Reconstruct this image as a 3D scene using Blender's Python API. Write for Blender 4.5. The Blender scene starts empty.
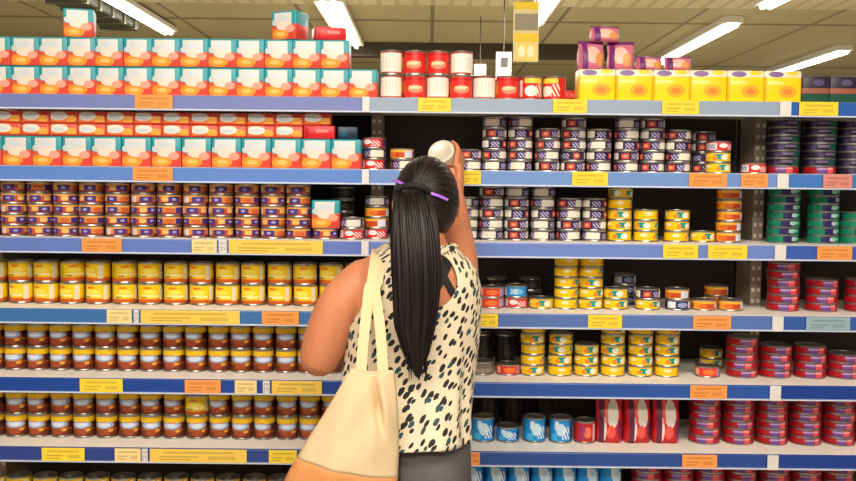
import bpy, bmesh, math, random
from mathutils import Vector, Matrix, Euler, noise

random.seed(7)
SC = bpy.context.scene
COL = SC.collection
R = math.radians
PI = math.pi


def lin(c):
    """0-255 display colour to linear RGBA"""
    out = []
    for v in c:
        v = v / 255.0
        out.append(v / 12.92 if v <= 0.04045 else ((v + 0.055) / 1.055) ** 2.4)
    return (*out, 1.0)


# ------------------------------------------------------------------ camera
FPX = 890.0
CAM = Vector((0.0, -2.70, 1.50))
PITCH, ROLL = R(3.6), R(0.62)
CROT = Euler((PI / 2 - PITCH, 0, 0)).to_matrix() @ Matrix.Rotation(ROLL, 3, 'Z')
cam_d = bpy.data.cameras.new('camera')
cam_d.sensor_width = 36.0
cam_d.lens = FPX / 856.0 * 36.0
cam_d.clip_end = 200
cam = bpy.data.objects.new('camera', cam_d)
cam.matrix_world = Matrix.Translation(CAM) @ CROT.to_4x4()
COL.objects.link(cam)
SC.camera = cam


def ray(x, y):
    return (CROT @ Vector(((x - 428.0) / FPX, (240.5 - y) / FPX, -1.0))).normalized()


def atY(x, y, Y):
    d = ray(x, y)
    return CAM + d * ((Y - CAM.y) / d.y)


def atZ(x, y, Z):
    d = ray(x, y)
    return CAM + d * ((Z - CAM.z) / d.z)


def pX(x, Z, Y):
    """world X of the point at height Z, depth Y that stands at image column x"""
    lo, hi = -20.0, 20.0
    inv = CROT.transposed()
    for _ in range(60):
        m = (lo + hi) / 2
        p = inv @ (Vector((m, Y, Z)) - CAM)
        if 428 + FPX * p.x / -p.z < x:
            lo = m
        else:
            hi = m
    return lo


# ------------------------------------------------------------------ world, lights, exposure
w = bpy.data.worlds.new('world')
SC.world = w
w.use_nodes = True
bg = w.node_tree.nodes['Background']
bg.inputs[0].default_value = lin((255, 240, 220))
bg.inputs[1].default_value = 0.27


def area(name, loc, sx, sy, power, col=(255, 246, 230), rot=(0, 0, 0)):
    d = bpy.data.lights.new(name, 'AREA')
    d.shape = 'RECTANGLE'
    d.size, d.size_y = sx, sy
    d.energy = power
    d.color = lin(col)[:3]
    o = bpy.data.objects.new(name, d)
    o.location = loc
    o.rotation_euler = rot
    COL.objects.link(o)
    return o


# light of the aisle's fluorescent rows, hung over the aisle between shopper and camera
area('aisle_lamp_light', (0, -2.1, 2.95), 3.4, 0.35, 58, rot=(R(18), 0, 0))
area('aisle_lamp_light', (0, -3.9, 2.95), 3.4, 0.35, 92, rot=(R(25), 0, 0))
# added fill above the hall, out of view, to brighten ceiling and signs
area('hall_fill_light', (0, 1.9, 3.0), 8.0, 0.35, 45)
area('hall_fill_light', (0, 3.9, 3.0), 8.0, 0.35, 130)
SC.view_settings.view_transform = 'Standard'
SC.view_settings.look = 'None'
SC.view_settings.gamma = 1.0
SC.view_settings.use_curve_mapping = False
SC.view_settings.exposure = 0.08

# ------------------------------------------------------------------ material helpers
_M = {}


def mat(name, c, rough=0.5, metal=0.0, spec=0.5, emit=None, estr=1.0):
    if name in _M:
        return _M[name]
    m = bpy.data.materials.new(name)
    m.use_nodes = True
    b = m.node_tree.nodes['Principled BSDF']
    b.inputs['Base Color'].default_value = lin(c)
    b.inputs['Roughness'].default_value = rough
    b.inputs['Metallic'].default_value = metal
    b.inputs['Specular IOR Level'].default_value = spec
    if emit:
        b.inputs['Emission Color'].default_value = lin(emit)
        b.inputs['Emission Strength'].default_value = estr
    _M[name] = m
    return m


class Nodes:
    def __init__(s, m):
        s.nt = m.node_tree
        s.b = s.nt.nodes['Principled BSDF']

    def new(s, t, **kw):
        n = s.nt.nodes.new(t)
        for k, v in kw.items():
            setattr(n, k, v)
        return n

    def put(s, sock, v):
        if hasattr(v, 'is_output'):
            s.nt.links.new(v, sock)
        elif v is not None:
            sock.default_value = v

    def math(s, op, a, b=None, clamp=False):
        n = s.new('ShaderNodeMath', operation=op, use_clamp=clamp)
        s.put(n.inputs[0], a)
        if b is not None:
            s.put(n.inputs[1], b)
        return n.outputs[0]

    def vmath(s, op, a, b=None):
        n = s.new('ShaderNodeVectorMath', operation=op)
        s.put(n.inputs[0], a)
        if b is not None:
            s.put(n.inputs[1], b)
        return n.outputs['Value'] if op == 'LENGTH' else n.outputs['Vector']

    def mix(s, f, a, b):
        n = s.new('ShaderNodeMix', data_type='RGBA')
        s.put(n.inputs[0], f)
        s.put(n.inputs[6], a)
        s.put(n.inputs[7], b)
        return n.outputs[2]


def print_mat(name, base, shapes, rough=0.35, spec=0.4):
    """printed paper or card: flat base colour with printed shapes at UV places.
    shape = (kind, u, v, half width, half height, colour[, slant]); kind: rect, ell, marks"""
    if name in _M:
        return _M[name]
    m = mat(name, base, rough, 0, spec)
    k = Nodes(m)
    uv = k.new('ShaderNodeUVMap').outputs[0]
    col = lin(base)
    for sh in shapes:
        kind, u, v, ru, rv, c = sh[:6]
        d = k.vmath('DIVIDE', k.vmath('SUBTRACT', uv, (u, v, 0)), (ru, rv, 1))
        if kind == 'ell':
            f = k.math('LESS_THAN', k.vmath('LENGTH', d), 1.0)
        else:
            sx = k.new('ShaderNodeSeparateXYZ')
            k.put(sx.inputs[0], k.vmath('ABSOLUTE', d))
            f = k.math('LESS_THAN', k.math('MAXIMUM', sx.outputs[0], sx.outputs[1]), 1.0)
            if kind == 'marks':
                s2 = k.new('ShaderNodeSeparateXYZ')
                k.put(s2.inputs[0], d)
                n, slant = sh[6], sh[7]
                t = k.math('ADD', k.math('MULTIPLY', s2.outputs[0], n), k.math('MULTIPLY', s2.outputs[1], slant))
                g = k.math('LESS_THAN', k.math('FRACT', t), 0.5)
                f = k.math('MULTIPLY', f, g)
        col = k.mix(f, col, lin(c))
    k.put(k.b.inputs['Base Color'], col)
    return m


# ------------------------------------------------------------------ mesh helpers
def finish(name, bm, mats, parent=None, smooth=False, link=True):
    me = bpy.data.meshes.new(name)
    bmesh.ops.recalc_face_normals(bm, faces=bm.faces) if not smooth == 'keep' else None
    bm.to_mesh(me)
    bm.free()
    for m in (mats if isinstance(mats, (list, tuple)) else [mats]):
        me.materials.append(m)
    if smooth:
        for p in me.polygons:
            p.use_smooth = True
    o = bpy.data.objects.new(name, me)
    if link:
        COL.objects.link(o)
    if parent:
        o.parent = parent
    return o


def sharp(o, deg=40):
    """smooth faces, keep edges sharper than deg"""
    bm = bmesh.new()
    bm.from_mesh(o.data)
    for e in bm.edges:
        e.smooth = not (len(e.link_faces) == 2 and e.calc_face_angle(0) > R(deg))
    for f in bm.faces:
        f.smooth = True
    bm.to_mesh(o.data)
    bm.free()
    return o


def box(bm, lo, hi, mi=0, bevel=0.0, seg=2):
    lo, hi = Vector(lo), Vector(hi)
    r = bmesh.ops.create_cube(bm, size=1.0)
    vs = r['verts']
    for v in vs:
        v.co = Vector([(lo[i] + hi[i]) / 2 + v.co[i] * (hi[i] - lo[i]) for i in range(3)])
    fs = {f for v in vs for f in v.link_faces}
    for f in fs:
        f.material_index = mi
    if bevel:
        es = list({e for v in vs for e in v.link_edges})
        bmesh.ops.bevel(bm, geom=es, offset=bevel, segments=seg, profile=0.5, affect='EDGES')


def boxo(name, lo, hi, m, parent=None, bevel=0.0):
    bm = bmesh.new()
    box(bm, lo, hi, 0, bevel)
    return finish(name, bm, m, parent)


def lathe(bm, prof, seg=28, uvlay=None, mi=0):
    """rings about Z; prof = [(r, z)]; with uvlay: u round (0.5 at the front, -Y), v along the profile's height"""
    rings = []
    for r, z in prof:
        if r < 1e-6:
            rings.append([bm.verts.new((0, 0, z))])
        else:
            rings.append([bm.verts.new((r * math.cos(2 * PI * i / seg - PI / 2 - PI), r * math.sin(2 * PI * i / seg - PI / 2 - PI), z)) for i in range(seg)])
    z0, z1 = prof[0][1], prof[-1][1]
    for a, b, pa, pb in zip(rings, rings[1:], prof, prof[1:]):
        for i in range(seg):
            j = (i + 1) % seg
            if len(a) == 1:
                f = bm.faces.new((a[0], b[j], b[i]))
            elif len(b) == 1:
                f = bm.faces.new((a[i], a[j], b[0]))
            else:
                f = bm.faces.new((a[i], a[j], b[j], b[i]))
            f.material_index = mi
            if uvlay:
                va, vb = (pa[1] - z0) / (z1 - z0), (pb[1] - z0) / (z1 - z0)
                for l, (uu, vv) in zip(f.loops, ((i, va), (i + 1, va), (i + 1, vb), (i, vb))):
                    l[uvlay].uv = (uu / seg, vv)


def tube(bm, pts, rad, seg=14, caps=True, flat=None):
    """tapering tube through pts with a radius (or (rx, rz)) per point, rounded caps"""
    pts = [Vector(p) for p in pts]
    rings = []
    n = len(pts)
    up = None
    for i, p in enumerate(pts):
        t = (pts[min(i + 1, n - 1)] - pts[max(i - 1, 0)]).normalized()
        if up is None:
            up = Vector((0, 0, 1)) if abs(t.z) < 0.9 else Vector((0, 1, 0))
        s = t.cross(up).normalized()
        up = s.cross(t).normalized()
        r = rad[i] if isinstance(rad, (list, tuple)) else rad
        ra, rb = r if isinstance(r, tuple) else (r, r)
        rings.append((p, s, up.copy(), t, ra, rb))
    allr = []
    if caps:
        p, s, u, t, ra, rb = rings[0]
        for k in (0.2, 0.6, 0.87):
            allr.append((p - t * min(ra, rb) * math.sqrt(1 - k * k), s, u, t, ra * k, rb * k))
    allr += rings
    if caps:
        p, s, u, t, ra, rb = rings[-1]
        for k in (0.87, 0.6, 0.2):
            allr.append((p + t * min(ra, rb) * math.sqrt(1 - k * k), s, u, t, ra * k, rb * k))
    vs = [[bm.verts.new(p + s * ra * math.cos(2 * PI * i / seg) + u * rb * math.sin(2 * PI * i / seg)) for i in range(seg)] for p, s, u, t, ra, rb in allr]
    for a, b in zip(vs, vs[1:]):
        for i in range(seg):
            j = (i + 1) % seg
            bm.faces.new((a[i], a[j], b[j], b[i]))
    bm.faces.new(vs[0][::-1])
    bm.faces.new(vs[-1])


def smooth_path(pts, n=6):
    pts = [Vector(p) for p in pts]
    out = []
    for i in range(len(pts) - 1):
        p0, p1, p2, p3 = pts[max(i - 1, 0)], pts[i], pts[i + 1], pts[min(i + 2, len(pts) - 1)]
        for k in range(n):
            t = k / n
            out.append(0.5 * ((2 * p1) + (p2 - p0) * t + (2 * p0 - 5 * p1 + 4 * p2 - p3) * t * t + (3 * p1 - p0 - 3 * p2 + p3) * t ** 3))
    out.append(pts[-1])
    return out


def ribbon(bm, pts, normals, width, thick):
    """flat band along pts, facing the normals"""
    pts = [Vector(p) for p in pts]
    vs = []
    for i, p in enumerate(pts):
        t = (pts[min(i + 1, len(pts) - 1)] - pts[max(i - 1, 0)]).normalized()
        nrm = Vector(normals[i]).normalized()
        s = t.cross(nrm).normalized()
        nrm = s.cross(t).normalized()
        wv = width[i] if isinstance(width, (list, tuple)) else width
        vs.append([bm.verts.new(p + s * a * wv / 2 + nrm * b * thick / 2) for a, b in ((-1, -1), (1, -1), (1, 1), (-1, 1))])
    for a, b in zip(vs, vs[1:]):
        for i in range(4):
            j = (i + 1) % 4
            bm.faces.new((a[i], a[j], b[j], b[i]))
    bm.faces.new(vs[0][::-1])
    bm.faces.new(vs[-1])


def tag(o, label=None, cat=None, group=None, kind=None):
    if label:
        o['label'] = label
    if cat:
        o['category'] = cat
    if group:
        o['group'] = group
    if kind:
        o['kind'] = kind
    return o


def empty(name, loc=(0, 0, 0), rz=0.0):
    o = bpy.data.objects.new(name, None)
    o.empty_display_size = 0.05
    o.location = loc
    o.rotation_euler = (0, 0, rz)
    COL.objects.link(o)
    return o


def copy_thing(src, loc, rot, label, cat, group):
    c = src.copy()
    COL.objects.link(c)
    c.location = (loc[0], loc[1], loc[2] + 0.0006)
    c.rotation_euler = rot
    tag(c, label, cat, group)
    for ch in KIDS.get(src.name, ()):
        d = ch.copy()
        COL.objects.link(d)
        d.parent = c
        for g in KIDS.get(ch.name, ()):
            e = g.copy()
            COL.objects.link(e)
            e.parent = d
    return c


KIDS = {}
PROTOS = []

# ------------------------------------------------------------------ the setting
CEIL = 3.12


def ceiling_mat(name, c, line, pitch_x, pitch_y, wx, wy):
    m = mat(name, c, 0.7)
    k = Nodes(m)
    g = k.new('ShaderNodeNewGeometry').outputs['Position']
    s = k.new('ShaderNodeSeparateXYZ')
    k.put(s.inputs[0], g)
    fx = k.math('LESS_THAN', k.math('FRACT', k.math('DIVIDE', s.outputs[0], pitch_x)), wx)
    fy = k.math('LESS_THAN', k.math('FRACT', k.math('DIVIDE', s.outputs[1], pitch_y)), wy)
    n = k.new('ShaderNodeTexNoise')
    n.inputs['Scale'].default_value = 0.6
    k.put(n.inputs['Vector'], g)
    base = k.mix(n.outputs[0], lin([v * 0.88 for v in c]), lin(c))
    k.put(k.b.inputs['Base Color'], k.mix(k.math('MAXIMUM', fx, fy), base, lin(line)))
    return m


floor = boxo('floor', (-9, -7, -0.05), (9, 26, 0), mat('floor vinyl', (190, 182, 170), 0.35))
tag(floor, kind='structure')
ceil = boxo('ceiling', (-14, 5.4, CEIL), (14, 26, CEIL + 0.1), ceiling_mat('ceiling panels', (178, 166, 122), (116, 104, 72), 1.25, 3.1, 0.03, 0.03))
tag(ceil, kind='structure')
ceil2 = boxo('ceiling_ribbed', (-14, -7, CEIL - 0.02), (14, 5.38, CEIL + 0.1), ceiling_mat('ribbed ceiling', (206, 194, 156), (176, 162, 122), 0.16, 30.0, 0.3, 0.0))
tag(ceil2, kind='structure')
wall = boxo('wall_back', (-14, 25.8, 0), (14, 26, CEIL), mat('far wall paint', (170, 155, 110), 0.8))
tag(wall, kind='structure')
beam_m = mat('beam paint', (62, 50, 34), 0.7)
for i, (yy, hh) in enumerate(((7.6, 0.16), (15.0, 0.20))):
    b = boxo('trim_%d' % (i + 1), (-14, yy, CEIL - hh), (2.25, yy + 0.16, CEIL), beam_m)
    tag(b, kind='structure')

# ------------------------------------------------------------------ shelving bays
XS0, XS1 = -0.190, 1.065          # seams between the bays at the front
BAYS = (('left', -1.44, XS0), ('middle', XS0, XS1), ('right', XS1, 2.315))
STRIP_Y = [97.6, 169.6, 241.0, 311.5, 380.5, 449.5]
SH = [atY(400, y, 0.0).z for y in STRIP_Y]
SH.append(SH[-1] - 0.272)
SHELF = ['top shelf', 'second shelf', 'third shelf', 'fourth shelf', 'fifth shelf', 'sixth shelf', 'seventh shelf']
RAIL_H = 0.046
BACK_Y = 0.40
POST_Y = 0.225
rail_blue_sheen = [mat('rail blue %d' % i, c, 0.32, 0, 0.6) for i, c in enumerate(((116, 128, 190), (96, 136, 214), (100, 124, 200), (58, 112, 176), (14, 66, 156), (34, 62, 140), (30, 55, 120)))]  # lamp sheen painted into the paler upper-shelf blues
rail_mid_sheen = [mat('rail middle %d' % i, c, 0.32, 0, 0.6) for i, c in enumerate(((150, 166, 190), (112, 148, 212), (108, 134, 206), (86, 116, 184), (34, 82, 168), (30, 72, 150), (30, 55, 120)))]  # top rail's bright lamp reflection painted in as lighter grey
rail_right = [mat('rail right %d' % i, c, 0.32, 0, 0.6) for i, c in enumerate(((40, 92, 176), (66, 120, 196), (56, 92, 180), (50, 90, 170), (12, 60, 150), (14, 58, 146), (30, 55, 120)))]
board_m = mat('shelf board enamel', (252, 246, 238), 0.4)
back_m = mat('shelf back panel', (58, 48, 46), 0.7)
post_m = mat('slotted post', (150, 134, 120), 0.5)
slot_m = mat('post slot edge', (226, 214, 196), 0.5)
lip_m = mat('rail lip', (216, 222, 238), 0.3)
for bi, (bn, x0, x1) in enumerate(BAYS):
    root = empty('shelving_bay', ((x0 + x1) / 2, 0, 0))
    lab = {'left': 'blue-edged supermarket shelving bay behind the tote bag, full of tins and cartons',
           'middle': 'blue-edged supermarket shelving bay in front of the shopper, with gaps between stacks',
           'right': 'blue-edged supermarket shelving bay past the right post, full of shallow tins'}[bn]
    tag(root, lab, 'shelf', 'supermarket shelving bays')
    hx = (x1 - x0) / 2
    rails = (rail_blue_sheen, rail_mid_sheen, rail_right)[bi]
    bm = bmesh.new()
    box(bm, (-hx + 0.002, BACK_Y, 0.02), (hx - 0.002, BACK_Y + 0.02, SH[0] - 0.024))
    finish('back_panel', bm, back_m, root)
    bm = bmesh.new()
    box(bm, (-hx + 0.004, 0.03, 0.0), (hx - 0.004, 0.06, 0.11))
    finish('kick_plate', bm, mat('kick plate', (60, 62, 70), 0.5), root)
    # slotted upright at the left end of the bay
    bm = bmesh.new()
    box(bm, (-hx + 0.001, POST_Y, 0.0), (-hx + 0.037, POST_Y + 0.14, SH[0] - 0.03), 0, 0.002)
    z = 0.15
    while z < SH[0] - 0.06:
        for sx in (-0.009, 0.009):
            box(bm, (-hx + 0.019 + sx - 0.005, POST_Y - 0.0015, z), (-hx + 0.019 + sx + 0.005, POST_Y + 0.002, z + 0.012), 1)
        z += 0.036
    finish('slotted_post', bm, [post_m, slot_m], root)
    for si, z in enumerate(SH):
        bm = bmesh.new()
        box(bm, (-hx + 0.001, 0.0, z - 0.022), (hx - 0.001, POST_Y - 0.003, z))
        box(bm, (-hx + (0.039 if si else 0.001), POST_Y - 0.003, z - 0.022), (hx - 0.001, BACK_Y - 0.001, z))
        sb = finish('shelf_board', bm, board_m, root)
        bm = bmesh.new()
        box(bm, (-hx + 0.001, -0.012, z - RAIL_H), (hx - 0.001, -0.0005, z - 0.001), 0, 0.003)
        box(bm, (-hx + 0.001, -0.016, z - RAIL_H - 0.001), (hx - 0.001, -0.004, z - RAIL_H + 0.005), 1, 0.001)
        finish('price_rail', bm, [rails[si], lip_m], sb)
# pale clips where two rails meet
clip_m = mat('rail clip', (226, 222, 220), 0.4)
for sx, nm in ((XS0, 'left of the shopper'), (XS1, 'by the right post')):
    for si, z in enumerate(SH[:6]):
        if sx < 0 and si in (3, 4, 5):
            continue
        wd = 0.011 if sx < 0 else 0.017
        bm = bmesh.new()
        box(bm, (-wd, -0.0035, -RAIL_H), (wd, 0.0, 0.0), 0, 0.001)
        o = finish('rail_clip', bm, clip_m)
        o.location = (sx, -0.0165, z)
        tag(o, 'pale plastic clip joining the blue rails of the %s, %s' % (SHELF[si], nm), 'clip', 'rail joint clips')

# ------------------------------------------------------------------ price tags on the rails
TAGC = {'yellow': (252, 216, 62), 'orange': (250, 158, 80), 'cream': (250, 220, 150), 'long yellow': (248, 206, 90), 'white': (226, 220, 216), 'pale red': (222, 140, 128), 'pale grey': (150, 178, 190)}
TAGS = {
    0: [('orange', 135, 173), ('yellow', 418, 451), ('yellow', 553, 587), ('yellow', 662, 699), ('yellow', 799, 838)],
    1: [('orange', 133, 173), ('yellow', 460, 481), ('yellow', 572, 608), ('orange', 689, 727), ('orange', 741, 768), ('pale red', 823, 852)],
    2: [('orange', 82, 122), ('cream', 192, 217), ('white', 219, 227), ('long yellow', 229, 323), ('yellow', 663, 698), ('yellow', 708, 747), ('orange', 817, 852)],
    3: [('cream', 107, 132), ('white', 134, 139), ('long yellow', 141, 240), ('orange', 262, 299), ('yellow', 476, 498), ('yellow', 588, 622), ('orange', 693, 731), ('pale grey', 806, 850)],
    4: [('yellow', 80, 123), ('orange', 185, 221), ('cream', 235, 257), ('white', 263, 270), ('long yellow', 272, 322), ('orange', 690, 727)],
    5: [('yellow', 42, 85), ('cream', 115, 141), ('white', 142, 148), ('long yellow', 150, 247), ('yellow', 269, 297), ('orange', 463, 480), ('orange', 682, 717)],
}
ORD = ['first', 'second', 'third', 'fourth', 'fifth', 'sixth', 'seventh', 'eighth', 'ninth', 'tenth', 'eleventh', 'twelfth', 'thirteenth', 'fourteenth', 'fifteenth', 'sixteenth', 'seventeenth', 'eighteenth', 'nineteenth', 'twentieth']
for si, lst in TAGS.items():
    seen = {}
    for c, a, b in lst:
        z = SH[si]
        xa, xb = pX(a, z, -0.014), pX(b, z, -0.014)
        hw = (xb - xa) / 2
        m = print_mat('tag ' + c, TAGC[c], [('rect', 0.5, 0.74, 0.36, 0.07, [v * 0.86 for v in TAGC[c]]), ('rect', 0.30, 0.46, 0.2, 0.05, [v * 0.82 for v in TAGC[c]]), ('rect', 0.26, 0.28, 0.16, 0.05, [v * 0.84 for v in TAGC[c]]),
                                            ('rect', 0.74, 0.4, 0.14, 0.12, [v * 0.88 for v in TAGC[c]])], 0.3)
        bm = bmesh.new()
        uvl = bm.loops.layers.uv.new('UVMap')
        box(bm, (-hw, -0.0015, -RAIL_H + 0.004), (hw, 0.0, -0.001), 0, 0.0006, 1)
        for f in bm.faces:
            for l in f.loops:
                l[uvl].uv = ((l.vert.co.x + hw) / (2 * hw), (l.vert.co.z + RAIL_H) / RAIL_H)
        o = finish('price_tag', bm, m)
        o.location = ((xa + xb) / 2, -0.0165, z)
        n = seen.get(c, 0)
        seen[c] = n + 1
        tot = sum(1 for t in lst if t[0] == c)
        side = ', %s such tag from the left' % ORD[n] if tot > 1 else ', the only one in that colour'
        tag(o, '%s price tag on the %s rail%s' % (c, SHELF[si], side), 'price tag', 'price tags on the shelf rails')

# ------------------------------------------------------------------ goods: prototypes
steel = mat('tin plate', (168, 164, 158), 0.3, 0.9)


def reg(root, kids):
    KIDS[root.name] = kids
    PROTOS.append(root)
    PROTOS.extend(kids)
    return root


def make_can(name, r, h, label_m, seg=28, bulge=0.0, metal=steel, ring=False):
    """rolled-rim food can; parts: paper_label, lid"""
    bm = bmesh.new()
    e = min(0.0035, h * 0.08)
    prof = [(0, 0.0012), (r * 0.90, 0.0012), (r * 0.93, 0), (r, 0), (r, e), (r - 0.0013, e * 1.5), (r - 0.0013, h - e * 1.5), (r, h - e), (r, h), (r - 0.0018, h), (r - 0.0022, h - e * 0.8)]
    lathe(bm, prof, seg)
    body = sharp(finish(name, bm, metal, link=False), 50)
    bm = bmesh.new()
    uvl = bm.loops.layers.uv.new('UVMap')
    lathe(bm, [(r - 0.0008 + bulge * 0, e * 1.6), (r - 0.0006, h * 0.3), (r - 0.0006, h * 0.7), (r - 0.0008, h - e * 1.6)], seg, uvl)
    lab = finish('paper_label', bm, label_m, body, smooth=True, link=False)
    bm = bmesh.new()
    lathe(bm, [(r - 0.0023, h - e * 0.8), (r * 0.86, h - e * 0.8), (r * 0.83, h - e * 0.35), (r * 0.5, h - e * 0.35), (r * 0.46, h - e * 0.6), (0, h - e * 0.6)], seg)
    if ring:
        tube(bm, [(0.35 * r * math.cos(t), -0.35 * r + 0.3 * r * math.sin(t), h - e * 0.2) for t in [i * 2 * PI / 12 for i in range(13)]], 0.0011, 6, False)
    lid = sharp(finish('lid', bm, metal, body, link=False), 50)
    return reg(body, [lab, lid])


def make_carton(name, sx, sy, h, m, bevel=0.003, side_m=None):
    """printed carton; the front print wraps on the UVs, base at z = 0, front at -Y"""
    bm = bmesh.new()
    uvl = bm.loops.layers.uv.new('UVMap')
    box(bm, (-sx / 2, -sy / 2, 0), (sx / 2, sy / 2, h), 0, bevel, 2)
    bm.normal_update()
    for f in bm.faces:
        n = f.normal
        for l in f.loops:
            c = l.vert.co
            if abs(n.x) > 0.8:
                uv = (0.02 if n.x < 0 else 0.98, c.z / h)
            elif abs(n.z) > 0.8:
                uv = (c.x / sx + 0.5, 0.97)
            else:
                uv = (c.x / sx + 0.5, c.z / h)
            l[uvl].uv = uv
    o = sharp(finish(name, bm, m, link=False), 60)
    return o


TR, TH = 0.0385, 0.0335            # flat tin
violet_p = print_mat('violet tin paper', (40, 30, 68), [
    ('rect', 0.5, 0.5, 0.092, 0.42, (236, 230, 214)), ('marks', 0.36, 0.45, 0.055, 0.34, (196, 182, 222), 1.2, 0.7), ('rect', 0.37, 0.80, 0.05, 0.06, (110, 92, 150)),
    ('rect', 0.60, 0.5, 0.010, 0.40, (228, 222, 214)), ('marks', 0.70, 0.45, 0.06, 0.34, (190, 176, 218), 1.2, 0.8), ('rect', 0.22, 0.48, 0.055, 0.36, (206, 70, 48)), ('ell', 0.22, 0.48, 0.03, 0.2, (240, 160, 124)),
    ('rect', 0.86, 0.48, 0.045, 0.36, (204, 66, 48)), ('ell', 0.86, 0.5, 0.028, 0.22, (242, 180, 142)), ('rect', 0.05, 0.5, 0.075, 0.42, (234, 228, 212))])
yellow_p = print_mat('yellow tin paper', (252, 204, 18), [
    ('rect', 0.5, 0.30, 0.5, 0.04, (244, 178, 12)), ('rect', 0.50, 0.55, 0.055, 0.36, (24, 150, 140)), ('ell', 0.57, 0.5, 0.05, 0.34, (244, 240, 226)), ('ell', 0.44, 0.42, 0.035, 0.30, (240, 140, 40)),
    ('ell', 0.28, 0.66, 0.05, 0.2, (250, 232, 190)), ('rect', 0.74, 0.55, 0.05, 0.3, (30, 150, 140)), ('ell', 0.80, 0.45, 0.05, 0.3, (240, 240, 232)), ('rect', 0.03, 0.5, 0.02, 0.4, (236, 226, 200))])
orange_p = print_mat('orange tin paper', (244, 150, 36), [
    ('rect', 0.5, 0.86, 0.5, 0.12, (252, 184, 60)), ('rect', 0.50, 0.38, 0.10, 0.30, (196, 70, 30)), ('ell', 0.42, 0.4, 0.06, 0.26, (226, 110, 40)), ('rect', 0.66, 0.45, 0.06, 0.42, (214, 218, 236)),
    ('rect', 0.76, 0.5, 0.03, 0.42, (60, 50, 100)), ('ell', 0.2, 0.4, 0.09, 0.3, (206, 70, 30))])
gold_p = print_mat('gold violet tin paper', (222, 136, 56), [
    ('rect', 0.5, 0.90, 0.5, 0.10, (240, 172, 84)), ('rect', 0.5, 0.10, 0.5, 0.12, (150, 62, 48)), ('ell', 0.48, 0.5, 0.05, 0.28, (240, 190, 110)), ('rect', 0.61, 0.50, 0.075, 0.34, (70, 52, 128)), ('ell', 0.61, 0.5, 0.03, 0.16, (176, 162, 206)),
    ('rect', 0.32, 0.50, 0.08, 0.34, (76, 56, 132)), ('ell', 0.32, 0.5, 0.03, 0.16, (160, 146, 196)), ('rect', 0.42, 0.42, 0.02, 0.34, (196, 76, 50)), ('ell', 0.78, 0.5, 0.06, 0.28, (206, 100, 56)), ('rect', 0.15, 0.5, 0.045, 0.36, (226, 214, 206)), ('rect', 0.92, 0.5, 0.06, 0.34, (72, 54, 128))])
red_p = print_mat('red tin paper', (226, 52, 52), [('ell', 0.48, 0.5, 0.09, 0.34, (244, 120, 50)), ('rect', 0.64, 0.5, 0.05, 0.42, (214, 190, 220)), ('marks', 0.64, 0.5, 0.045, 0.36, (90, 60, 140), 2, 0.6),
                                               ('rect', 0.3, 0.5, 0.04, 0.42, (246, 170, 150)), ('rect', 0.84, 0.5, 0.07, 0.42, (238, 228, 224)), ('rect', 0.1, 0.5, 0.06, 0.4, (240, 232, 226))])
rwhite_p = print_mat('red and white tin paper', (218, 48, 48), [('ell', 0.44, 0.6, 0.06, 0.3, (238, 232, 236)), ('marks', 0.56, 0.4, 0.06, 0.35, (240, 226, 226), 1.2, 0.9), ('rect', 0.70, 0.5, 0.05, 0.42, (66, 54, 108)),
                                                         ('rect', 0.26, 0.5, 0.09, 0.42, (232, 226, 230)), ('marks', 0.26, 0.5, 0.07, 0.3, (88, 72, 130), 2, 0.6)])
blue_p = print_mat('blue tin paper', (30, 142, 214), [('ell', 0.5, 0.5, 0.07, 0.32, (120, 196, 236)), ('marks', 0.44, 0.5, 0.05, 0.3, (230, 240, 248), 1.6, 0.8), ('rect', 0.66, 0.5, 0.04, 0.42, (70, 60, 130)), ('rect', 0.28, 0.5, 0.04, 0.42, (230, 236, 244))])
navy_p = print_mat('navy tin paper', (40, 46, 104), [('ell', 0.5, 0.5, 0.07, 0.32, (196, 204, 230)), ('rect', 0.64, 0.5, 0.05, 0.42, (236, 236, 240)), ('rect', 0.34, 0.5, 0.06, 0.4, (230, 232, 240)), ('marks', 0.5, 0.5, 0.06, 0.28, (60, 70, 140), 2, 0.8)])
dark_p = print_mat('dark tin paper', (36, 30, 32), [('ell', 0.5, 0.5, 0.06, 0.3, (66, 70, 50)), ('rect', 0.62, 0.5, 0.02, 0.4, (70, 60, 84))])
green_p = print_mat('green tin paper', (16, 128, 96), [('rect', 0.5, 0.5, 0.055, 0.5, (40, 36, 92)), ('rect', 0.565, 0.55, 0.03, 0.3, (206, 186, 210)), ('rect', 0.60, 0.6, 0.05, 0.16, (120, 206, 176)), ('rect', 0.36, 0.4, 0.05, 0.4, (18, 120, 96)),
                                                     ('rect', 0.2, 0.5, 0.06, 0.5, (36, 34, 90)), ('rect', 0.85, 0.5, 0.06, 0.5, (40, 36, 92))])
crimson_p = print_mat('crimson tin paper', (172, 20, 34), [('rect', 0.46, 0.5, 0.05, 0.5, (108, 70, 140)), ('rect', 0.46, 0.72, 0.05, 0.14, (190, 150, 196)), ('rect', 0.55, 0.5, 0.035, 0.5, (222, 84, 96)), ('rect', 0.55, 0.75, 0.035, 0.12, (246, 170, 160)),
                                                         ('rect', 0.34, 0.2, 0.08, 0.14, (150, 16, 28)), ('rect', 0.8, 0.5, 0.06, 0.5, (110, 70, 140)), ('rect', 0.15, 0.5, 0.06, 0.5, (200, 80, 100))])
plum_shade_p = print_mat('shaded plum tin paper', (30, 22, 42), [('rect', 0.5, 0.6, 0.06, 0.22, (110, 94, 130)), ('rect', 0.62, 0.5, 0.06, 0.5, (20, 74, 68)), ('rect', 0.4, 0.4, 0.03, 0.4, (74, 54, 98))])  # dim light at the far end painted into the near-black paper
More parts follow.
